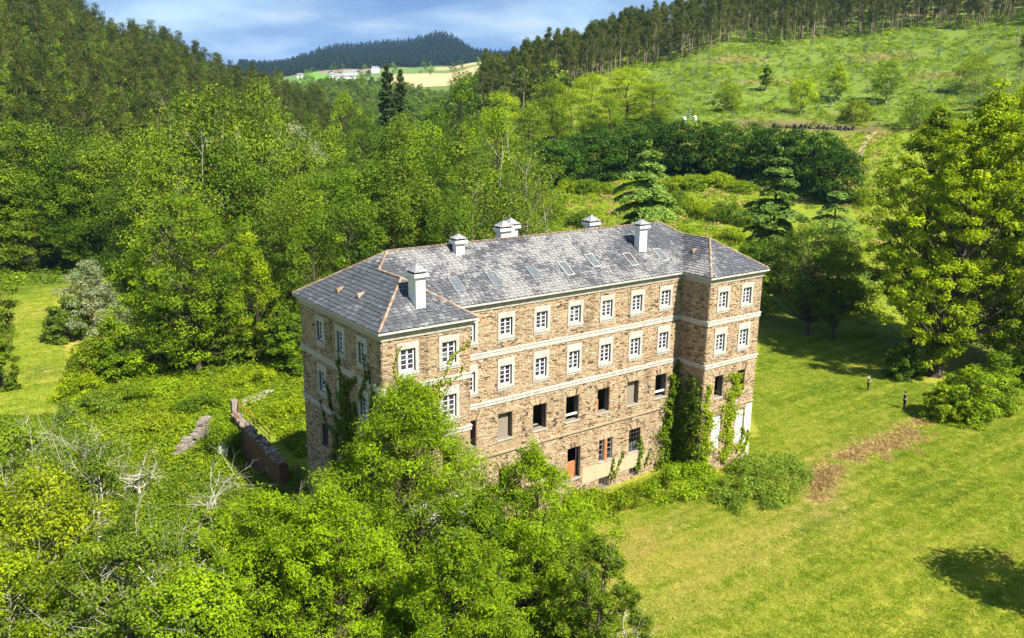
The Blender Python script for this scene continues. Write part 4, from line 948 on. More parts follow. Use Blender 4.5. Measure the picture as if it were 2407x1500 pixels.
# the ones that stand out
wood('mid_dead', 500, 192, 142, 14, 'ragged half-dead tree with tall bare grey tops, upper left of the college roof')
wood('mid_dead', 600, 178, 150, 13, 'thin-leaved tall tree with forked bare tips against the distant hill')
wood('bright', 1080, 152, 210, 14, 'tallest bright green tree rising over the wood in front of the tan field')
wood('bright', 803, 205, 232, 9, 'pointed bright green tree standing alone below the far village')
wood('pale', 690, 292, 172, 10, 'rounded pale green tree crown in the middle of the wood')
wood('open', 1105, 345, 132, 15, 'spreading grey-green tree with a thick dark trunk behind the roof ridge')
x, y, z = spot(905, 262)
for px, py, d, R_, lab in ((903, 148, 262, 4.6, 'dark narrow conifer with level branches, taller one of the pair before the tan field'), (936, 158, 268, 4.4, 'dark narrow conifer, shorter and right-hand one of the pair before the tan field')):
    x, y, z = spot(px, d); h = height_for(px, py, x, y); o = build_cedar(h, R_*1.1, lab, 19, L_CONIF, 'conifer_tree', .6, .2); place(o, x, y, z)
# left cluster beside the meadow
def own_tree(px_base, py_base, py_top, width, name, label, leaf, d=None, z=None, **k):
    if d is not None: x, y, z_ = spot(px_base, d)
    else: x, y, z_ = ground_at(px_base, py_base)
    h = height_for(px_base, py_top, x, y); a = dict(size=.27, nclump=150, per=150, shape='round', base=.1, crad=.2, bark=B_DARK); a.update(k); sz = a.pop('size'); nc = a.pop('nclump'); pe = a.pop('per'); bk = a.pop('bark'); cat = a.pop('cat', 'tree')
    o = build_tree(name, label, cat, h, width/2, leaf, bk, sz, nc, pe, **a); o.location = (x, y, z_-.05); return o
own_tree(470, 885, 440, 12.5, 'broadleaf_tree', 'big dense dark green tree with layered boughs left of the college', L_BRIGHT, crad=.19, nclump=190, lobes=.4, inner=.3, base=.14, r0=.35)
own_tree(385, 880, 600, 10, 'broadleaf_tree', 'lower bushy green tree with drooping clumps above the bramble bank', L_BRIGHT, crad=.2, nclump=120, lobes=.4, base=.06)
own_tree(592, 850, 520, 8.5, 'broadleaf_tree', 'slim yellow-green tree with upright branches near the corner of the college', L_LIME, shape='tall', crad=.2, nclump=110, per=110, lobes=.4, trunks=3, r0=.2, base=.12)
own_tree(540, 870, 640, 6, 'broadleaf_tree', 'young green tree with a cupped crown between the slim tree and the dark tree', L_MID, crad=.24, nclump=60, base=.1)
own_tree(222, 790, 602, 8.5, 'willow_bush', 'silvery grey-green rounded willow beside the mown path', L_SILVER, cat='bush', shape='bush', base=.05, crad=.22, nclump=110, size=.25, bark=B_PALE)
own_tree(165, 800, 690, 5.5, 'bush', 'dull green bush on the bend of the mown path', L_BRAMBLE, cat='bush', shape='bush', base=.03, nclump=60, crad=.25)
own_tree(225, 900, 795, 6.5, 'bush', 'leafy lime green bush at the head of the bramble bank', L_LIME, cat='bush', shape='bush', base=.03, nclump=80, crad=.24)
own_tree(275, 900, 740, 6.0, 'bush', 'tall green bush below the silvery willow', L_BRIGHT, cat='bush', shape='bush', base=.03, nclump=80, crad=.24)
own_tree(690, 880, 720, 6, 'bush', 'dark shaded bush against the back corner of the college', L_DEEP, cat='bush', shape='bush', base=.03, nclump=80, crad=.24)
own_tree(640, 860, 745, 5, 'bush', 'bush growing between the slim tree and the college corner', L_MID, cat='bush', shape='bush', base=.03, nclump=60, crad=.24)
own_tree(-5, 860, 560, 7, 'broadleaf_tree', 'green tree half cut off at the edge of the meadow', L_MID, nclump=80, crad=.24)
own_tree(5, 915, 790, 4.5, 'bush', 'small dark bush at the near end of the meadow', L_MID, cat='bush', shape='bush', base=.03, nclump=50, crad=.26)
own_tree(330, 640, 480, 9, 'broadleaf_tree', 'olive green tree at the top end of the mown path', L_MID, d=140, nclump=90, crad=.24)

# ------------------------------------------------------------------ garden side: cedars, hedge, shade trees, planes
for pxb, d, pyt, R_, lab, dens in ((1525, 150, 322, 8.4, 'full blue-green cedar standing behind the roof ridge', 2.2), (1838, 152, 338, 8.2, 'slender cedar with drooping tiers in front of the dark hedge', 1.7), (1985, 146, 415, 8.0, 'thin sparse cedar with level open branches left of the plane trees', .95)):
    x, y, z = spot(pxb, d); h = height_for(pxb, pyt, x, y); o = build_cedar(h, R_, lab, 13 if dens > 1 else 10, None, 'cedar_tree', dens); place(o, x, y, z)
hg = None
HP = [(1262, 328, 216), (1312, 318, 219), (1365, 305, 222), (1420, 292, 225), (1478, 282, 227), (1536, 276, 228), (1594, 276, 228), (1652, 277, 227), (1710, 280, 226), (1768, 282, 225), (1826, 286, 222), (1884, 290, 219), (1938, 302, 214), (1982, 335, 208)]
for i, (px, py, d) in enumerate(HP):
    x, y, z = spot(px, d); h = height_for(px, py, x, y)
    if hg is None: hg = build_tree('laurel_tree', '', 'tree', 12, 4.6, L_LAUREL, B_DARK, .34, 110, 110, shape='spread', base=.03, crad=.26, lobes=.15); o = hg
    else: o = copy_tree(hg)
    tag(o, 'dense dark green laurel in the long clipped row under the clearing', 'tree', 'row of dark laurels'); place(o, x, y, z, s=rng.uniform(1.2, 1.4), sz=h/12*rng.uniform(.96, 1.0))
own_tree(1895, 790, 512, 13, 'shade_tree', 'spreading grey-green tree casting deep shade beside the right wing', L_MID, shape='spread', base=.3, crad=.2, nclump=130, per=130, lobes=.3, r0=.4)
own_tree(1800, 740, 560, 8, 'shade_tree', 'smaller dark tree peeping out behind the right wing corner', L_DEEP, d=134, shape='round', nclump=80, crad=.24)
own_tree(2010, 760, 560, 8, 'shade_tree', 'dull green tree between the shade tree and the planes', L_MID, d=128, shape='round', nclump=80, crad=.24, base=.2)
own_tree(2195, 885, 185, 16, 'plane_tree', 'huge plane tree with a leaning dark trunk and hanging leafy boughs', L_LIME, shape='tall', base=.08, crad=.135, nclump=480, per=125, size=.35, sep=.62, shell=.2, lobes=.45, lean=(2.6, -1.2), r0=.75, inner=.2, limbs=.35, bark=B_DARK, dead=3, bare_mat=B_PALE, deadlen=.1)
own_tree(2148, 806, 225, 15, 'plane_tree', 'tall plane tree with an upright forked trunk behind the leaning one', L_LIME, shape='tall', base=.12, crad=.14, nclump=420, per=140, size=.33, sep=.62, shell=.2, lobes=.35, r0=.6, lean=(.5, .5), inner=.2, limbs=.4)
own_tree(2345, 850, 165, 17, 'plane_tree', 'plane tree filling the upper right edge with yellow-green leaves', L_LIME, shape='tall', base=.06, crad=.14, nclump=470, per=145, size=.33, sep=.62, shell=.2, lobes=.3, r0=.6, inner=.25, limbs=.4, dead=4, bare_mat=B_PALE, deadlen=.1)
own_tree(2450, 900, 230, 15, 'plane_tree', 'plane tree mostly beyond the right edge of the picture', L_BRIGHT, shape='tall', base=.06, crad=.2, nclump=200, per=150, size=.34)
for px, py, pt, w_, lf, lab in ((2215, 985, 900, 4.6, L_LIME, 'low bright bush on the lawn beside the standing persons'), (2265, 990, 850, 5.6, L_BRIGHT, 'leafy bush hanging to the grass under the plane trees'), (2120, 890, 800, 4.8, L_DEEP, 'dark bush against the foot of the plane trunks'), (2330, 965, 820, 5.6, L_BRIGHT, 'bush at the lawn edge to the right of the hanging bush'), (2390, 900, 810, 5.5, L_BRIGHT, 'bush behind the lawn at the far right edge')):
    own_tree(px, py, pt, w_, 'bush', lab, lf, cat='bush', shape='bush', base=.03, nclump=75, crad=.24, size=.24)
# young trees on and below the clearing
yt = None
for px, py, pt, w_, lf, lab in ((1882, 268, 168, 10, L_LIME, 'young lime green tree on the terrace edge, widest of the young trees'), (1965, 240, 140, 8, L_LIME, 'young thin tree with a bare pale stem on the clearing'), (2082, 245, 135, 10, L_BRIGHT, 'young round tree on the clearing behind the plane tops'), (1712, 262, 195, 10, L_LIME, 'hazy lime shrub at the left end of the terrace'), (2290, 215, 128, 15, L_LIME, 'broad low bush high on the clearing to the right'), (1800, 215, 150, 4, L_MID, 'spindly little tree halfway up the clearing'), (2010, 285, 232, 10, L_YELLOW, 'clump of upright yellow-green shoots on the terrace'), (2160, 300, 215, 12, L_BRIGHT, 'dense green bush behind the plane crown on the terrace')):
    own_tree(px, py, pt, w_, 'young_tree' if 'tree' in lab else 'bush', lab, lf, cat='tree' if 'tree' in lab else 'bush', shape='egg' if 'tree' in lab else 'bush', base=.25 if 'tree' in lab else .04, nclump=55, per=90, crad=.27, size=.42, r0=.18, bark=B_PALE)

# ------------------------------------------------------------------ foreground ash trees and lichen-grey dead wood
def ash(px, py, ptop, width, label, leaf=L_BRIGHT, **k):
    a = dict(size=.24, nclump=400, per=100, shape='egg', base=.1, crad=.125, asp=.32, sep=.62, shell=.15, flat=.7, up=.6, lobes=.35, inner=.2, bark=B_DARK, dead=4, deadlen=.12, bare_mat=B_PALE, r0=.2, trunks=3, limbs=.3); a.update(k)
    return own_tree(px, py, ptop, width, 'ash_tree', label, leaf, **a)
ash(970, 1440, 862, 14, 'tallest feathery ash in front of the left wing, its top across the second floor', L_BRIGHT, trunks=4, nclump=520, per=115)
ash(1245, 1480, 1040, 10, 'feathery ash in front of the main facade, growing at the lawn edge', L_BRIGHT, nclump=340)
ash(1395, 1560, 1250, 7, 'low leafy ash shoot with a bare pale branch at the edge of the lawn', L_MID, nclump=130, dead=5, deadlen=.25)
ash(640, 1520, 1130, 10.5, 'feathery ash left of the tallest one, before the ruined wall', L_BRIGHT, nclump=320)
ash(790, 1560, 1110, 10, 'lower ash filling the middle of the lower edge', L_BRIGHT, nclump=320)
ash(1135, 1540, 1150, 8, 'slender ash filling the gap between the tallest ash and the lawn edge ash', L_BRIGHT, nclump=220)
ash(1080, 1660, 1230, 10, 'ash crown at the lower edge under the tallest ash', L_BRIGHT, nclump=320)
def fg(px, py, ptop, width, label, leaf, **k):
    a = dict(size=.22, nclump=150, per=130, shape='round', base=.1, crad=.2, lobes=.4, inner=.2, bark=B_DEAD, r0=.16, trunks=2, dead=8, deadlen=.28); a.update(k); return own_tree(px, py, ptop, width, 'hawthorn_tree', label, leaf, **a)
fg(130, 1440, 1090, 8.5, 'yellow-green thorn tree with dead twigs in the lower left corner', L_YELLOW, dead=12)
fg(300, 1560, 1230, 8, 'yellow-green thorn tree crowded with lichen-grey twigs at the lower edge', L_MID, nclump=120, dead=14)
fg(20, 1600, 1290, 8, 'thorn tree cut off by the lower left corner', L_LIME)
fg(60, 1250, 990, 6.5, 'olive thorn tree with a dark stem at the left edge', L_MID, dead=7, deadlen=.3, nclump=100)
fg(215, 1280, 1010, 7, 'half bare thorn tree with many grey branches', L_MID, nclump=90, per=110, dead=9, deadlen=.35)
fg(480, 1640, 1330, 7, 'green thorn tree at the lower edge beside the dead branches', L_BRIGHT, dead=6)
fg(530, 1330, 1190, 5, 'small green thorn sapling around the white dead stems', L_BRIGHT, dead=2, nclump=70)
def dead_tree(px, py, ptop, label, n, spread, bow=(0, 0)):
    x, y, z = ground_at(px, py); h = height_for(px, ptop, x, y); root = tag(empty('dead_tree', (x, y, z)), label, 'dead tree'); mb = MB()
    P = [np.array([0, 0, -.4]), np.array([bow[0]*.2, bow[1]*.2, h*.25]), np.array([bow[0]*.6, bow[1]*.6, h*.42])]; mb.tube(P, [.17, .14, .11], 6)
    put('trunk', mb.mesh('trunk', [B_DEAD], smooth=True), root); mb = MB()
    for k in range(n):
        a = 6.283*k/n+rng.uniform(-.4, .4); dead_limb(mb, P[1+(k % 2)], (math.cos(a)*spread, math.sin(a)*spread, 1), h*.5*rng.uniform(.7, 1.1), .07, 3, wild=.5)
    put('branches', mb.mesh('branches', [B_DEAD], smooth=True), root); return root
dead_tree(235, 1290, 960, 'tall dead tree with white forking limbs over the left thicket', 5, .7, (1.0, .5))
dead_tree(505, 1300, 1085, 'dead tree with five upright white stems below the ruined wall', 5, .35)
dead_tree(440, 1540, 1215, 'sprawling dead tree with bleached limbs at the lower edge', 6, .9, (-1, 0))
dead_tree(80, 1110, 950, 'small grey dead tree near the end of the mown path', 5, .6)
dead_tree(330, 1180, 1050, 'low tangle of dead grey branches in the thicket', 6, 1.1)
dead_tree(1470, 1560, 1420, 'bleached fallen branch sticking out over the lawn edge', 4, 1.0)

# ------------------------------------------------------------------ ivy and brambles on the college
def wall_leaves(f, strokes, size, per_m, out=(.06, .25)):
    """strokes: (u0, v0, u1, v1, width0, width1) along a facade"""
    C, Nn = [], []
    for u0, v0, u1, v1, w0, w1 in strokes:
        ln = math.hypot(u1-u0, v1-v0); n = int(per_m*ln*(w0+w1)/2)+4; t = rng.random(n); wd = w0+(w1-w0)*t
        du, dv = (u1-u0)/ln, (v1-v0)/ln; s = rng.normal(0, .42, n)*wd*(.75+.5*np.sin(t*17+u0*3)); wig = .25*np.sin(t*ln*2.1+v0)
        u = u0+(u1-u0)*t-dv*(s+wig); v = v0+(v1-v0)*t+du*(s+wig); w = rng.uniform(*out, n)*(.5+np.clip(wd, 0, 1.4))
        C.append(f.O+u[:, None]*f.u+w[:, None]*f.n+np.c_[np.zeros((n, 2)), E0+v]); Nn.append(unit(f.n*.8+np.array([0, 0, .5])+rng.normal(0, .5, (n, 3))))
    C, Nn = np.concatenate(C), np.concatenate(Nn); V, Fq = leaves(C, Nn, size*rng.uniform(.6, 1.3, len(C)), .8)
    return V, Fq, np.clip(rng.normal(.45, .2, len(C)), 0, 1)
def creeper(name, label, f, strokes, leaf, size=.17, per_m=150, out=(.06, .25)):
    V, Fq, T = wall_leaves(f, strokes, size, per_m, out); o = V.mean(0); o = np.array([o[0], o[1], V[:, 2].min()])
    root = tag(empty(name, o), label, 'creeper'); put('foliage', mkmesh('foliage', V-o, Fq, [leaf], tint=T), root)
    mb = MB()
    for u0, v0, u1, v1, w0, w1 in strokes[:14]:
        t = np.linspace(0, 1, 6); mb.tube([f(u0+(u1-u0)*q+.08*math.sin(q*9+u0), v0+(v1-v0)*q, .07)-o for q in t], np.linspace(.035, .012, 6), 4, cap=False)
    put('stem', mb.mesh('stem', [B_DARK], smooth=True), root); return root
uL = lambda y: F_LEFT.O[1]-y
creeper('ivy', 'dark ivy climbing in a fan over the shaded left facade', F_LEFT, [
    (uL(2.4), -12.5, uL(2.7), -8.0, 1.6, 1.8), (uL(2.7), -8.5, uL(2.6), -4.8, 2.0, .9), (uL(2.6), -6, uL(4.1), -3.9, .5, .25), (uL(2.6), -5.6, uL(.9), -4.0, .6, .2), (uL(3.6), -9.6, uL(6.4), -6.0, .7, .15), (uL(1.6), -12, uL(1.3), -6.2, .9, .35),
    (uL(.2), -6, uL(-.9), -2.2, .5, .1), (uL(-1.6), -7.5, uL(-1.2), -2.6, .35, .12), (uL(3.9), -11, uL(7.6), -8.0, .5, .1), (uL(5.2), -13, uL(4.5), -9.5, .9, .4), (uL(3.6), -16, uL(3.2), -12, 1.3, 1.2), (uL(6.2), -17, uL(6.0), -12.4, .7, .3), (uL(3.3), -4.3, uL(3.9), -3.0, .25, .1), (uL(1.9), -10, uL(2.2), -6.5, 1.2, 1.0)], L_IVY, .18, 190)
creeper('creeper', 'yellow-green creeper straggling between the windows of the left wing front', F_LW, [
    (1.15, -6.5, 1.05, -1.2, .3, .12), (1.1, -4.5, 3.6, -4.4, .5, .4), (3.4, -5.0, 6.9, -1.5, .45, .12), (3.6, -9, 3.9, -4.6, 1.2, .9), (4.2, -4.8, 5.2, -4.0, .5, .4), (1.6, -9, 2.0, -4.7, .6, .9), (5.0, -5.2, 6.2, -3.4, .3, .15), (.4, -5.3, 2.2, -4.6, .5, .5)], L_YELLOW, .15, 130)
creeper('creeper', 'light green creeper growing in two columns up the right wing front', F_RW, [
    (.6, -18, .6, -12.5, 1.7, 1.3), (.5, -12.8, .4, -9.9, 1.1, .3), (3.6, -18, 3.7, -13.2, 1.2, 1.6), (3.6, -13.6, 4.2, -9.4, 1.9, 1.0), (4.2, -12, 5.2, -10.6, .7, .15), (5.6, -17.5, 5.9, -15.0, .8, .25), (6.4, -18, 6.5, -15.6, .8, .3)], L_LIME, .17, 190)
creeper('ivy', 'dense ivy filling the inner corner between main facade and right wing', F_RIN, [
    (.8, -18.5, .7, -12.6, 1.9, 1.7), (.5, -13, .35, -9.0, 1.3, .6), (.3, -9.4, .12, -8.3, .5, .3), (2.3, -18.5, 2.3, -12.2, 1.9, 1.7), (2.3, -12.8, 2.7, -9.4, 1.5, .7), (1.5, -12.5, 1.8, -9.2, .6, .3), (3.1, -18, 3.2, -11.0, 1.0, .7), (1.5, -18.5, 1.5, -12.6, 1.0, .8)], L_IVY, .18, 150, (.08, .45))
creeper('creeper', 'bright green climber beside the last ground floor window of the main facade', F_MAIN, [
    (23.7, -18.5, 23.9, -13.6, 1.8, 1.5), (23.9, -13.8, 24.5, -9.6, 1.4, .5), (20.9, -18.3, 20.3, -15.2, .3, .15), (20.6, -18.3, 20.9, -14.8, .5, .12), (17.6, -18.3, 17.2, -16.2, .4, .1), (21.8, -18.0, 21.9, -16.2, .3, .1), (17.9, -18, 18.4, -15.8, .4, .1)], L_BRIGHT, .18, 140, (.08, .5))
def mound(cx, cy, rx, ry, h, n, r, ang=0.0):
    B = []
    for _ in range(n):
        a = rng.uniform(0, 6.283); q = math.sqrt(rng.random()); u, v = math.cos(a)*q*rx, math.sin(a)*q*ry; x, y = cx+u*math.cos(ang)-v*math.sin(ang), cy+u*math.sin(ang)+v*math.cos(ang)
        B.append((x, y, gz(x, y)+max(.15, h*(1-q*q)**.6*rng.uniform(.75, 1.05)-r*.4), r*rng.uniform(.7, 1.2)))
    return B
x1, y1, _ = ground_at(1785, 1135); build_mass('bramble', 'large mound of grey-green brambles at the foot of the right wing', 'bush', mound(x1, y1, 7.2, 3.8, 1.5, 150, .65, .35), L_BRAMBLE, .17, 120, stems=14)
for bx_, by_, rr_, hh_, lf_, lab_ in ((300, 960, 2.0, 1.6, L_MID, 'green bush rising from the bramble carpet near the meadow edge'), (385, 935, 1.6, 1.2, L_BRIGHT, 'small bright bush in the middle of the bramble carpet'), (470, 975, 1.8, 1.3, L_DEEP, 'dark green bush in the bramble carpet before the rubble stub'), (590, 910, 2.0, 1.5, L_LIME, 'lime bush at the back of the bramble carpet near the slab'), (215, 985, 2.2, 1.7, L_BRAMBLE, 'greyish bush where the bramble carpet meets the mown path'), (190, 935, 1.8, 1.6, L_LIME, 'lime bush on the bend between meadow and brambles'), (360, 1020, 1.8, 1.1, L_YELLOW, 'yellowish bush low in the bramble carpet'), (685, 985, 1.6, 1.3, L_LIME, 'bush in the grass beside the shaded college wall')):
    x1, y1, _ = ground_at(bx_, by_); build_mass('bush', lab_, 'bush', mound(x1, y1, rr_*1.7, rr_*1.3, hh_*1.7, 46, .62), lf_, .2, 100, stems=5)
x1, y1, _ = ground_at(1600, 1150); build_mass('bramble', 'bright bramble thicket in the inner corner of the college', 'bush', mound(x1, y1, 4.0, 2.6, 2.2, 70, .7), L_BRIGHT, .18, 110, stems=8)
x1, y1, _ = ground_at(1590, 1085); build_mass('bush', 'leafy green shrub taller than the brambles in the inner corner', 'bush', mound(x1, y1, 1.8, 1.6, 4.2, 40, .8), L_BRIGHT, .2, 110, stems=6)
x1, y1, _ = ground_at(1470, 1185); build_mass('bramble', 'low weeds along the wall below the barred cellar openings', 'bush', mound(x1, y1, 3.8, 1.4, 1.3, 50, .5, .2), L_LIME, .16, 110, stems=6)
x1, y1, _ = ground_at(1385, 1195); build_mass('bush', 'rounded yellowish shrub between the ash trees and the cellar grate', 'bush', mound(x1, y1, 2.4, 1.6, 1.7, 44, .55), L_LIME, .17, 110, stems=6)
# raked dry brush on the lawn
BRUSH = []
def brush(line, wd, n, label):
    """dry cut stems strewn raggedly along a line of points seen in the photograph"""
    L_ = np.array([ground_at(*q)[:2] for q in line]); o = L_.mean(0); root = tag(empty('brush_heap', (o[0], o[1], gz(*o))), label, 'brush heap')
    k = rng.integers(0, len(L_)-1, 90); f = rng.random((90, 1)); cc = L_[k]*(1-f)+L_[k+1]*f+rng.normal(0, wd*.42, (90, 2)); rr = rng.uniform(.25, .95, 90)
    q = rng.integers(0, 90, n); C = np.c_[cc[q]+rng.normal(0, .6, (n, 2))*rr[q][:, None]-o, .02+rng.random(n)**2*.30*rr[q]]
    for c_, r_ in zip(cc, rr): BRUSH.append((c_[0], c_[1], r_*1.1))
    V, Fq = leaves(C, unit(rng.normal(size=(n, 3))+np.array([0, 0, 1.0])), rng.uniform(.2, .6, n), .12, 0)
    put('twigs', mkmesh('twigs', V, Fq, [L_STRAW], tint=rng.random(n)**1.3*.8), root)
brush([(1985, 1080), (2040, 1060), (2100, 1040), (2160, 1010)], 2.0, 7000, 'broad ragged spread of dry brown brush on the lawn')
brush([(2150, 1000), (2200, 985), (2235, 965)], 1.1, 2200, 'small strip of dry brushwood near the bushes of the plane trees')
brush([(1925, 1175), (1935, 1130), (1960, 1100)], 1.3, 3200, 'dry brown cut stems at the tip of the bramble mound')

# ------------------------------------------------------------------ ruined wall, terrace remains
m, nt = newmat('ruin_masonry'); M_RUIN = m
v = NN(nt, 'ShaderNodeNewGeometry').outputs['Position']; st = NN(nt, 'ShaderNodeMapping', {0: v, 3: (2.5, 2.5, .4)}).outputs[0]
n = noise(nt, 1.4, 6, .7, st); n2 = noise(nt, 5, 5, .7)
c = ramp(nt, n, [(.3, (.045, .03, .02)), (.45, (.15, .095, .06)), (.54, (.16, .06, .03)), (.62, (.17, .12, .08)), (.72, (.36, .31, .25))])
finish(nt, pbsdf(nt, mixc(nt, ramp(nt, n2, [(.5, (0,)*3), (.7, (.5,)*3)]), c, (.07, .08, .03)), .9, .15, bump(nt, n2, .7, .05)))
M_RUBBLE = plain_mat('pale_rubble', (.10, .08, .06), (.34, .29, .24), 3.0)
M_SLAB = plain_mat('weathered_concrete', (.15, .135, .11), (.34, .32, .28), 1.5)
gx, gy, _ = ground_at(640, 1128)
rw = tag(empty('ruined_wall', (gx, gy, 0)), 'dark stained free-standing ruined wall left of the college', 'wall')
mb = MB(); n = 14
V, F = [], []
for k in range(n+1):
    f = k/n; y = 11.6*f-3.0; x = -.3*f; top = 2.4+1.3*f+rng.uniform(-.16, .16)
    V += [(x-.45, y, -.6), (x-.42, y, top), (x-.1, y, top+.12), (x+.42, y, top-.1), (x+.48, y, -.6)]
for k in range(n): F += [(k*5+i, k*5+i+1, k*5+5+i+1, k*5+5+i) for i in range(4)]
F += [(0, 1, 2, 3, 4), tuple(n*5+i for i in (4, 3, 2, 1, 0))]
put('masonry', mkmesh('masonry', V, F, [M_RUIN], None, False, [.5]*len(F)), rw)
mb = MB()
for k in range(130):
    y = rng.uniform(-2.7, 8.2); f = (y+3.0)/11.6; s = rng.uniform(.07, .2); x = -.3*f+rng.uniform(-.42, .38); z = 2.4+1.3*f
    mb.box((x-s, y-s*.8, z-.05), (x+s, y+s*.8, z+s*.9))
o = put('coping_stone', mb.mesh('coping_stone', [M_RUBBLE]), rw); o['kind'] = 'stuff'
mb = MB(); mb.tube([(.3, .8, 3.9), (.1, 8.3, 4.75)], .045, 6); mb.tube([(.35, .8, 3.4), (.15, 4.5, 3.85)], .03, 5)
for y, z in ((.9, 2.8), (4.5, 3.1), (8.2, 3.5)): mb.tube([(.3-.02*y, y, z), (.3-.02*y, y, z+1.2)], .035, 5)
put('handrail', mb.mesh('handrail', [M_RUST]), rw)
mb = MB(); mb.box((-.45, 8.4, 2.4), (.1, 8.95, 4.9)); put('pillar', mb.mesh('pillar', [M_RUBBLE]), rw)
B = [(gx+rng.uniform(-3.2, -.5), gy+rng.uniform(5.2, 9.8), rng.uniform(.3, 3.4), rng.uniform(.5, .8)) for _ in range(60)]
build_mass('ivy', 'ivy clump hanging over the far end of the ruined wall', 'creeper', B, L_BRIGHT, .17, 110, stems=4)
rx, ry, _ = ground_at(668, 1130); t_ = tag(empty('gate', (rx, ry-.6, 0)), 'rusty red iron rail gate at the near end of the ruined wall', 'gate')
mb = MB()
for z in (.5, .85, 1.2): mb.tube([(-.9, 0, z), (1.3, .25, z)], .035, 5)
for x in (-.9, .2, 1.3): mb.tube([(x, .11*(x+.9), 0), (x, .11*(x+.9), 1.25)], .04, 5)
put('bars', mb.mesh('bars', [M_RUST]), t_)
def rubble_stub(px, py, label, n, L_, h_, ang, pale=True):
    x, y, z = ground_at(px, py); root = tag(empty('wall_stub', (x, y, z), ang), label, 'wall'); mb = MB()
    for _ in range(n):
        u = rng.uniform(-L_/2, L_/2); s = rng.uniform(.12, .3); zz = rng.uniform(0, h_*(.45+.55*(u/L_+.5))); mb.box((u-s*1.3, -.35+rng.uniform(-.06, .06), zz-.1), (u+s*1.3, .35+rng.uniform(-.06, .06), zz+s))
    put('masonry', mb.mesh('masonry', [M_RUBBLE]), root)
rubble_stub(456, 1062, 'low stub of broken rubble wall among the brambles', 90, 6.0, 2.6, .75)
x, y, z = ground_at(603, 948); sl = tag(empty('stone_slab', (x, y, z+.12), .5), 'pale flat broken slab lying in the bright undergrowth', 'slab')
mb = MB(); q = [(-2.6, -.4), (-1.0, -1.0), (1.2, -.9), (2.9, -.2), (2.2, .8), (.2, 1.0), (-1.8, .7)]; mb.add([(a, b, .25) for a, b in q]+[(a*.97, b*.95, .62+.05*math.sin(a*3)) for a, b in q], [tuple(range(7, 14))]+[(i, (i+1) % 7, 7+(i+1) % 7, 7+i) for i in range(7)])
put('slab', mb.mesh('slab', [M_SLAB]), sl)
x, y, z = ground_at(526, 1082); bd = tag(empty('boulder', (x, y, z+.5)), 'single white boulder below the ivy of the ruined wall', 'boulder')
import bmesh
bm = bmesh.new(); bmesh.ops.create_icosphere(bm, subdivisions=2, radius=.62)
for v_ in bm.verts: v_.co *= 1+.16*math.sin(v_.co.x*5+1)*math.cos(v_.co.y*4); v_.co.z = v_.co.z*1.25+.4
me = bpy.data.meshes.new('stone'); bm.to_mesh(me); bm.free(); me.materials.append(M_WHITE); put('stone', me, bd)
# terrace wall under the clearing
tw = tag(empty('terrace_wall', spot(1870, 266)), 'long low dark dry-stone terrace wall above the hedge', 'wall'); mb = MB(); base = np.array(tw.location)
for k in range(46):
    px = 1820+k*4.2; x, y, z = spot(px, 266)
    for r_ in range(rng.integers(1, 4)):
        s = rng.uniform(.3, .55); jx, jy = rng.normal(0, .25, 2); mb.box((x-base[0]-s+jx, y-base[1]-s+jy, z-base[2]-.3+r_*.45), (x-base[0]+s+jx, y-base[1]+s+jy, z-base[2]+rng.uniform(.1, .25)+r_*.45))
o = put('stone', mb.mesh('stone', [plain_mat('dark_dry_stone', (.04, .037, .028), (.13, .115, .085), 3)]), tw); o['kind'] = 'stuff'
# trodden earth path by the hedge end
pts = [ground_at(px, py) for px, py in ((2015, 385), (2024, 360), (2032, 338), (2044, 322), (2060, 312))]
V = []
for k, p in enumerate(pts):
    for s in (-1, 1): hw_ = (.5, .9, .7, 1.1, .5)[k]; x, y = p[0]+s*hw_*math.cos(YAW), p[1]-s*hw_*math.sin(YAW); V.append((x, y, gz(x, y)+.25))
me = mkmesh('path', V, [(2*k, 2*k+1, 2*k+3, 2*k+2) for k in range(len(pts)-1)], [plain_mat('sandy_earth', (.22, .16, .085), (.34, .25, .14))]); tag(put('path', me), 'trodden sandy path climbing past the hedge end', kind='structure')
# pair of little white posts above the hedge
pp = None
for px, py, lab in ((1606, 273, 'small white pointed hut on the slope, the left one of two'), (1631, 275, 'small white pointed hut on the slope, the right one of two')):
    x, y, z = spot(px, 272); h = 1.45
    r_ = tag(empty('hut', (x, y, z)), lab, 'hut'); mb = MB(); hb = h*.66; mb.box((-.38, -.38, -.3), (.38, .38, hb)); put('wall', mb.mesh('wall', [M_WHITE]), r_)
    mb = MB(); mb.add([(-.46, -.46, hb+.002), (.46, -.46, hb+.002), (.46, .46, hb+.002), (-.46, .46, hb+.002), (0, 0, h)], [(0,3,2,1),(0,1,4),(1,2,4),(2,3,4),(3,0,4)]); put('roof', mb.mesh('roof', [M_WHITE]), r_)

# ------------------------------------------------------------------ village far down the valley
M_HOUSE = plain_mat('whitewashed_house', (.70, .68, .64), (.80, .78, .75), .3)
M_GROOF = plain_mat('grey_slate_village_roof', (.14, .14, .16), (.24, .23, .25), .3)
M_DARKGLASS = plain_mat('dark_window', (.02, .02, .03), (.04, .04, .05))
HS = [(706, 183, 9, 7, 5, 'lone white house left of the far village'), (793, 186, 16, 9, 5.5, 'long white farmhouse with grey roof in the far village'), (800, 191, 15, 9, 6, 'white farmhouse at the front of the far village'), (815, 178, 9, 8, 5, 'small grey-roofed house behind the white farmhouses'), (826, 180, 9, 7, 6, 'white house in the middle of the far village'), (836, 176, 11, 8, 5, 'grey-roofed white house at the top of the far village'), (824, 186, 13, 7, 4, 'low pale shed below the middle house of the far village'), (781, 183, 8, 7, 5, 'little house at the left end of the far village'), (883, 172, 11, 9, 8, 'tall white house standing alone before the dark hill')]
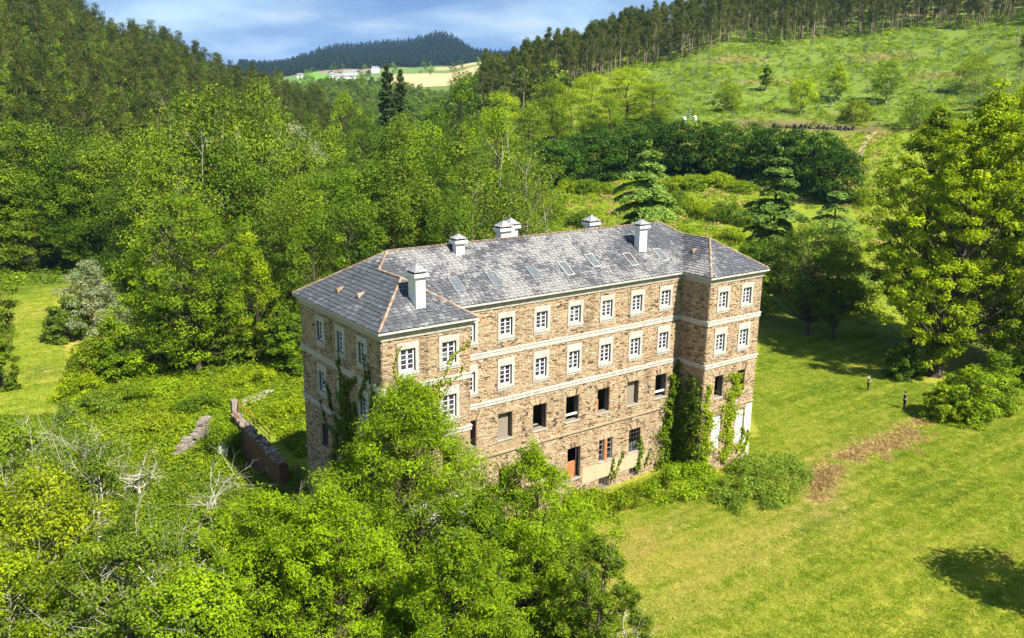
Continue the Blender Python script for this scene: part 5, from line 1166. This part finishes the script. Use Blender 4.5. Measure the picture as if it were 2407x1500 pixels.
for px, py, w_, dp, h, lab in HS:
    x, y, z = ground_at(px, py); r_ = tag(empty('village_house', (x, y, z), -YAW+rng.uniform(-.3, .3)), lab, 'house'); mb = MB(); mb.box((-w_/2, -dp/2, -1.5), (w_/2, dp/2, h)); put('wall', mb.mesh('wall', [M_HOUSE]), r_)
    mb = MB(); a, b, e = w_/2+.4, dp/2+.5, h+.01; mb.add([(-a, -b, e-.2), (a, -b, e-.2), (a, b, e-.2), (-a, b, e-.2), (-a*.75, 0, e+2.2), (a*.75, 0, e+2.2)], [(0,3,2,1),(0,1,5,4),(2,3,4,5),(1,2,5),(3,0,4)]); put('roof', mb.mesh('roof', [M_GROOF]), r_)
    for k in range(3):
        mb = MB(); u = -w_/2+w_*(k+.5)/3; mb.box((u-.5, -dp/2-.05, h*.45), (u+.5, -dp/2+.05, h*.75)); put('window', mb.mesh('window', [M_DARKGLASS]), r_)

# ------------------------------------------------------------------ distant woods
def far_tree(H, R, leaf, n, per, size, shape): 
    r_ = build_tree('far_tree', '', 'tree', H, R, leaf, B_DARK, size, n, per, shape=shape, base=.1, crad=.4); me = joined(r_)
    for ch in list(r_.children): bpy.data.objects.remove(ch)
    bpy.data.objects.remove(r_); return me
for a in ((13, 4.5, L_MID, 16, 26, 1.1, 'round'), (16, 4, L_DEEP, 16, 26, 1.1, 'egg'), (11, 4.5, L_OLIVE, 14, 26, 1.1, 'round')): fcoll = hidden('far_tree_proto', far_tree(*a))
for a in ((20, 5.5, L_DARK, 14, 24, 1.7, 'cone'), (17, 6, L_DARK, 14, 24, 1.7, 'egg')): dcoll = hidden('dark_pine_proto', far_tree(*a))
FAR = scatter_polar(4200, 560, 1330, 330, 1060, 6.5, lambda p, d: (d > np.interp(p, [560, 760, 900, 1130, 1330], [520, 420, 300, 300, 300])) and d < np.interp(p, [560, 800, 880, 960, 1100, 1330], [1060, 1060, 1010, 960, 760, 420]))
scatter('valley_wood', 'bluish green woods on the valley floor before the far fields', lift(FAR), fcoll, .7, 1.15, seed=8)
DARK = scatter_polar(9000, 560, 1330, 1740, 2640, 11, None)
scatter('pine_forest', 'dark pine forest covering the far hill', lift(DARK), dcoll, .75, 1.25, seed=9)
HEDGE = scatter_polar(700, 600, 1330, 1150, 1750, 12, lambda p, d: (math.sin(p*.09)+math.sin(d*.02) > 1.0))
scatter('field_hedges', 'scattered hedges and trees between the far fields', lift(HEDGE), fcoll, .5, .9, seed=10)

# ------------------------------------------------------------------ undergrowth, grass, seedlings
def tuft(leaf, n, r, h, size, asp, name):
    a = rng.uniform(0, 6.283, n); q = np.sqrt(rng.random(n))*r; C = np.c_[np.cos(a)*q, np.sin(a)*q, h*(1-(q/r)**2*.7)*rng.uniform(.25, 1.05, n)]
    V, Fq = leaves(C, unit(np.c_[C[:, :2]/r*.8, np.full(n, .9)]+rng.normal(0, .45, (n, 3))), size*rng.uniform(.6, 1.3, n), asp); return mkmesh(name, V, Fq, [leaf], tint=np.clip(rng.normal(.45, .18, n), 0, 1))
def blades(leaf, n, r, h, name, w=.035):
    a = rng.uniform(0, 6.283, n); q = np.sqrt(rng.random(n))*r; b = np.c_[np.cos(a)*q, np.sin(a)*q, np.zeros(n)]; d = rng.uniform(0, 6.283, n); hh = h*rng.uniform(.5, 1.2, n); ln = np.c_[np.cos(d), np.sin(d), np.zeros(n)]; s = np.c_[-np.sin(d), np.cos(d), np.zeros(n)]*w
    V = np.stack([b-s, b+s, b+ln*hh[:, None]*.55+np.c_[np.zeros((n, 2)), hh]], 1).reshape(-1, 3); return mkmesh(name, V, np.arange(3*n).reshape(-1, 3), [leaf], tint=rng.random(n))
for lf in (L_LIME, L_YELLOW, L_BRIGHT, L_BRIGHT, L_MID): c_lime = hidden('lime_undergrowth', tuft(lf, 90, .75, .7, .2, .6, 'lime_undergrowth'))
for lf in (L_MID, L_YELLOW, L_BRIGHT, L_BRAMBLE): c_mix = hidden('mixed_undergrowth', tuft(lf, 80, .8, .7, .2, .5, 'mixed_undergrowth'))
for lf in (L_MID, L_DEEP, L_BRIGHT): c_floor = hidden('wood_floor', tuft(lf, 70, 1.5, 1.4, .42, .6, 'wood_floor'))
for lf in (L_MID, L_BRIGHT, L_BRIGHT, L_LIME, L_MID): c_clear = hidden('clearing_scrub', tuft(lf, 60, 1.2, .8, .42, .5, 'clearing_scrub'))
for lf in (L_LIME, L_BRIGHT, L_MID, L_STRAW): c_slope = hidden('slope_scrub', tuft(lf, 60, 1.2, .75, .42, .5, 'slope_scrub'))
for lf in (L_GRASS, L_GRASS, L_GRASS): c_grass = hidden('grass_tuft', blades(lf, 34, .34, .055, 'grass_tuft', .022))
def in_poly(P, poly):
    x, y = P[:, 0], P[:, 1]; r = np.zeros(len(P), bool); n = len(poly)
    for i in range(n):
        (x0, y0), (x1, y1) = poly[i], poly[(i+1) % n]; c = ((y0 > y) != (y1 > y)) & (x < (x1-x0)*(y-y0)/((y1-y0)+1e-12)+x0); r ^= c
    return r
def region(outline, n):
    """random ground points inside an outline whose corners are given as seen in the photograph"""
    poly = [tuple(ground_at(*q)[:2]) for q in outline]; a = np.array(poly); P = rng.uniform(a.min(0), a.max(0), (int(n*3), 2)); P = P[in_poly(P, poly)][:n]
    return np.c_[P, gz(P[:, 0], P[:, 1])]
BUILD = lambda P: (P[:, 0] > -.3) & (P[:, 0] < BL+.3) & (P[:, 1] < BD+.3) & ((P[:, 1] > -.2) | ((P[:, 1] > -BP-.2) & ((P[:, 0] < BW+.2) | (P[:, 0] > BL-BW-.2))))
P = region([(165, 905), (330, 868), (560, 880), (715, 905), (715, 1080), (640, 1000), (560, 1000), (560, 1140), (420, 1100), (250, 1060), (150, 1000)], 6500); P = P[~BUILD(P)]
P = P[~((np.abs(P[:, 0]-gx) < 1.2) & (P[:, 1] > gy-1) & (P[:, 1] < gy+9.5))]
scatter('bramble_carpet', 'bright lime green bramble carpet between the meadow and the college', P, c_lime, .7, 1.5, .15, seed=11)
P = region([(-60, 985), (160, 985), (420, 1080), (600, 1130), (700, 1110), (720, 1500), (1000, 1500), (700, 1850), (-300, 1850)], 7500); P = P[~BUILD(P)]
scatter('thicket_floor', 'yellowish green weeds covering the ground of the near thicket', P, c_mix, .6, 1.35, .2, seed=12)
P = region([(700, 1150), (1100, 1250), (1380, 1200), (1390, 1330), (1440, 1480), (1440, 1700), (700, 1700)], 3000); P = P[~BUILD(P)]
scatter('ash_floor', 'green weeds under the ash trees', P, c_mix, .6, 1.2, .2, seed=13)
# floor of the wood: everywhere between 108 and 330 m except meadow and lawn
Q = scatter_polar(26000, -250, 1330, 104, 330, 1.7, lambda p, d: not (p < 250 and d < 172) and not (p > 560 and d < 112))
scatter('wood_floor', 'dark green undergrowth filling the wood behind the college', lift(Q), c_floor, .7, 1.5, .2, seed=14)
Q = scatter_polar(16000, 1200, 2120, 112, 262, 1.6, lambda p, d: d > np.interp(p, [1200, 1750, 1850, 2120], [112, 118, 132, 136]))
sel = [q for q in Q if math.sin(q[1]*.13)+math.sin(q[2]*.16+1)+math.sin((q[1]+q[2])*.06) > -1.1]
scatter('terrace_scrub', 'bright scrub and tall grass on the terraces behind the college', lift(sel), c_slope, .6, 1.45, .2, seed=15)
Q = scatter_polar(15000, 1480, 2520, 268, 446, 2.0, lambda p, d: math.sin(p*.05+d*.09)+math.sin(p*.023-d*.05)+rng.normal(0, .6) > -.9 and d < np.interp(p, [1500, 1700, 2050, 2200, 2480], [402, 420, 438, 442, 432]))
scatter('clearing_scrub', 'low fern and grass cover on the cleared hillside', lift(Q), c_clear, .4, 1.7, .2, seed=16)
Q = scatter_polar(5000, 1130, 2520, 340, 500, 3.2, lambda p, d: d > np.interp(p, [1125, 1300, 1500, 1700, 2050, 2200, 2480], [340, 372, 392, 412, 430, 434, 424]))
scatter('forest_edge_scrub', 'dull green scrub along the foot of the eucalyptus plantation', lift(Q), c_clear, .8, 2.4, .2, seed=19)
# rows of shrubs on the terraces
sb = None
for px, py, w_, h_ in ((1290, 440, 6, 3), (1335, 452, 6, 3.4), (1385, 450, 6, 3), (1430, 455, 5, 2.6), (1620, 505, 5, 4), (1655, 515, 5, 4), (1690, 520, 5, 4), (1725, 525, 5, 4.2), (1758, 532, 4.5, 4), (1600, 480, 5, 3), (1640, 440, 9, 3), (1690, 435, 9, 3), (1590, 445, 8, 3), (1745, 450, 7, 2.5), (1940, 460, 7, 3), (1300, 510, 7, 3), (1370, 530, 7, 3), (1660, 590, 7, 2.5), (1330, 400, 7, 4), (1290, 380, 7, 5), (1240, 420, 7, 5), (1260, 470, 6, 4), (2030, 480, 6, 3.5), (1770, 610, 6, 3), (1720, 570, 6, 3), (1610, 560, 7, 2.5), (1570, 600, 6, 2)):
    x, y, z = ground_at(px, py)
    if sb is None: sb = build_tree('shrub', '', 'bush', 3, 3, L_LIME, B_DARK, .3, 40, 90, shape='bush', base=.03, crad=.3); sb2 = build_tree('shrub', '', 'bush', 3, 3, L_BRIGHT, B_DARK, .3, 40, 90, shape='bush', base=.03, crad=.3); us_ = set()
    src = sb if rng.random() < .5 else sb2; o = src if src.name not in us_ else copy_tree(src); us_.add(src.name)
    tag(o, 'rounded green shrub on the overgrown terraces between college and hedge', 'bush', 'terrace shrubs'); place(o, x, y, z, s=w_/6, sz=h_/3)
# eucalyptus seedlings planted over the clearing
sd0 = None; Q = scatter_polar(420, 1560, 2420, 275, 432, 7.0, lambda p, d: d < np.interp(p, [1500, 1700, 2050, 2200, 2480], [392, 410, 428, 432, 425]))
for d, x, y in Q[:190]:
    if sd0 is None: sd0 = build_tree('eucalyptus_seedling', '', 'sapling', 2.6, .8, L_BLUE, B_PALE, .42, 9, 12, shape='egg', base=.15, crad=.5); o = sd0
    else: o = copy_tree(sd0)
    tag(o, 'blue-grey eucalyptus seedling planted on the cleared hillside', 'sapling', 'eucalyptus seedlings on the clearing'); place(o, x, y, s=rng.uniform(.5, 1.15))
# mown grass
P = region([(1400, 1215), (1380, 1120), (1600, 1060), (1790, 1030), (1760, 960), (1790, 790), (2060, 780), (2130, 900), (2600, 930), (2650, 1560), (1350, 1560), (1430, 1330)], 60000); P = P[~BUILD(P)]
for bx_, by_, r_ in BRUSH: P = P[(P[:, 0]-bx_)**2+(P[:, 1]-by_)**2 > r_*r_*rng.uniform(.1, 1.2, len(P))]
scatter('grass', 'short mown grass of the lawn', P, c_grass, .7, 1.5, .1, seed=17)
P = region([(30, 1000), (170, 990), (150, 820), (120, 720), (180, 640), (40, 660), (-150, 760), (-150, 1000)], 14000)
scatter('grass', 'short grass of the mown path through the meadow', P, c_grass, .8, 1.7, .1, seed=18)

# ------------------------------------------------------------------ off to the right: the tree whose shadow falls across the lawn corner
o = build_tree('broadleaf_tree', 'tree standing off the right edge that throws a shadow on the lawn corner', 'tree', 12.5, 4.4, L_BRIGHT, B_DARK, .32, 110, 120, shape='round', base=.25, crad=.26); place(o, 38.3, -35.6)

# ------------------------------------------------------------------ two persons on the lawn
M_SKIN = plain_mat('skin', (.42, .24, .17), (.50, .30, .21), 8, .5, .3, 0)
M_BLACK = plain_mat('black_cloth', (.012, .012, .015), (.03, .03, .034), 9, .9, .1)
M_NAVY = plain_mat('navy_cloth', (.018, .022, .035), (.035, .04, .06), 9, .9, .1)
M_HAIR = plain_mat('dark_hair', (.02, .015, .012), (.05, .04, .03), 9, .6, .3)
M_GREYCAP = plain_mat('pale_cap', (.50, .50, .50), (.62, .62, .62), 9, .8, .2)
M_GREY = plain_mat('grey_controller', (.35, .35, .36), (.45, .45, .46), 9, .5, .3)
def skinmesh(name, verts, edges, radii, mats, parent, root=0, sub=1):
    me = bpy.data.meshes.new(name); me.from_pydata(verts, edges, []); o = put(name, me, parent)
    o.modifiers.new('skin', 'SKIN'); 
    for k, r_ in enumerate(radii): o.data.skin_vertices[0].data[k].radius = r_ if isinstance(r_, tuple) else (r_, r_)
    o.data.skin_vertices[0].data[root].use_root = True
    s = o.modifiers.new('sub', 'SUBSURF'); s.levels = sub; s.render_levels = sub
    bpy.context.view_layer.update(); dg = bpy.context.evaluated_depsgraph_get(); ev = bpy.data.meshes.new_from_object(o.evaluated_get(dg)); o.modifiers.clear(); o.data = ev; ev.name = name
    ev.materials.clear(); ev.materials.append(mats)
    for p in ev.polygons: p.use_smooth = True
    return o
def person(x, y, rz, label, top, trousers, raised, cap):
    p = tag(empty('person', (x, y, gz(x, y)), rz), label, 'person')
    V = [(0,0,.95), (0,.01,1.12), (0,.01,1.30), (0,0,1.44), (0,-.01,1.52), (0,-.02,1.60), (0,-.02,1.70)]; R_ = [(.14,.10), (.13,.095), (.16,.10), (.08,.07), .05, (.07,.085), (.065,.08)]; Ed = [(0,1),(1,2),(2,3),(3,4),(4,5),(5,6)]
    hands = []
    for s in (-1, 1):
        n = len(V); V += [(s*.09, 0, .90), (s*.10, -.02, .50), (s*.10, .02, .09), (s*.11, -.14, .03)]; R_ += [.088, .058, .042, (.04, .035)]; Ed += [(0, n), (n, n+1), (n+1, n+2), (n+2, n+3)]
        n = len(V); sh = (s*.19, .0, 1.40)
        el, wr = ((s*.27, -.10, 1.16), (s*.09, -.30, 1.24)) if raised else ((s*.25, .03, 1.14), (s*.22, -.10, .92))
        V += [sh, el, wr]; R_ += [.055, .043, .03]; Ed += [(3, n), (n, n+1), (n+1, n+2)]
        w_ = np.array(wr); d = unit(w_-np.array(el)); sd_ = unit(np.cross(d, (0, 0, 1.))); palm = w_+d*.08; k0 = len(V); V.append(tuple(palm)); R_.append((.032, .02)); Ed.append((n+2, k0))
        for q in range(4):
            k1 = len(V); off = sd_*(.027-.018*q); l = (.07, .08, .075, .06)[q]; V += [tuple(palm+off+d*.035), tuple(palm+off+d*l+np.array([0, 0, -.02]))]; R_ += [.010, .008]; Ed += [(k0, k1), (k1, k1+1)]
        k1 = len(V); V += [tuple(w_+d*.03-sd_*s*.045), tuple(w_+d*.07-sd_*s*.05)]; R_ += [.012, .009]; Ed += [(n+2, k1), (k1, k1+1)]; hands.append(palm)
    V += [(0, -.115, 1.615)]; R_.append(.014); Ed.append((5, len(V)-1))
    skinmesh('body', V, Ed, R_, M_SKIN, p)
    V = [(0,0,.98), (0,.01,1.12), (0,.01,1.30), (0,0,1.42)]; R_ = [(.165,.125), (.155,.12), (.185,.125), (.095,.085)]; Ed = [(0,1),(1,2),(2,3)]
    for s in (-1, 1): n = len(V); e = (s*.23, -.05, 1.27) if raised else (s*.235, .015, 1.24); V += [(s*.19, 0, 1.40), e]; R_ += [.072, .062]; Ed += [(3, n), (n, n+1)]
    skinmesh('shirt', V, Ed, R_, top, p)
    V = [(0,0,.95)]; R_ = [(.16,.12)]; Ed = []
    for s in (-1, 1): n = len(V); V += [(s*.09, 0, .88), (s*.10, -.02, .50), (s*.10, .02, .10)]; R_ += [.105, .078, .066]; Ed += [(0, n), (n, n+1), (n+1, n+2)]
    skinmesh('trousers', V, Ed, R_, trousers, p)
    for s in (-1, 1): skinmesh('shoe', [(s*.10, .05, .05), (s*.105, -.08, .04), (s*.11, -.18, .035)], [(0,1),(1,2)], [.052, .048, .038], M_BLACK, p)
    skinmesh('cap' if cap else 'hair', [(0, .02, 1.70), (0, -.01, 1.755), (0, .05, 1.64)], [(0,1),(0,2)], [(.082,.09), (.06,.065), (.07,.06)], M_GREYCAP if cap else M_HAIR, p)
    for s in (-1, 1): mb = MB(); mb.box((s*.03-.012, -.106, 1.648), (s*.03+.012, -.094, 1.662)); put('eye', mb.mesh('eye', [M_BLACK]), p)
    mb = MB(); mb.box((-.028, -.106, 1.575), (.028, -.094, 1.585)); put('mouth', mb.mesh('mouth', [M_SOOT]), p)
    return p, hands
px_, py_, _ = ground_at(2039, 920); pr, hd = person(px_, py_, .35, 'person in a black top and dark trousers with bare arms raised to the chest', M_BLACK, M_BLACK, True, True)
c = (hd[0]+hd[1])/2; w2 = Matrix.Rotation(.35, 4, 'Z') @ Vector(c); ct = tag(empty('controller', (px_+w2[0], py_+w2[1], pr.location[2]+w2[2]), .35), 'small grey remote controller held by the person with raised arms', 'controller'); mb = MB(); mb.box((-.10, -.07, -.02), (.10, .05, .02)); put('shell', mb.mesh('shell', [M_GREY]), ct)
mb = MB(); mb.tube([(.07, -.05, .02), (.07, -.09, .12)], .008, 5); mb.tube([(-.07, -.05, .02), (-.07, -.09, .12)], .008, 5); put('antenna', mb.mesh('antenna', [M_BLACK]), ct)
px_, py_, _ = ground_at(2124, 963); pr, _h = person(px_, py_, .9, 'person in dark navy clothes standing by the low bush with arms down', M_NAVY, M_BLACK, False, False); pr.scale = (1.12, 1.12, 1.12)

# ------------------------------------------------------------------ the air of the valley
m, nt = newmat('valley_air')
pvn = NN(nt, 'ShaderNodeVolumePrincipled', {'Color': (0.30, 0.58, 1.0, 1), 'Density': 0.00005, 'Anisotropy': 0.0})
nt.links.new(pvn.outputs[0], NN(nt, 'ShaderNodeOutputMaterial').inputs['Volume'])
mb = MB(); mb.box((-7000, -7000, -2), (7000, 7000, 330)); tag(put('haze', mb.mesh('haze', [m], recalc=True)), 'thin blue air filling the valley', kind='stuff')
scn.cycles.volume_bounces = 0
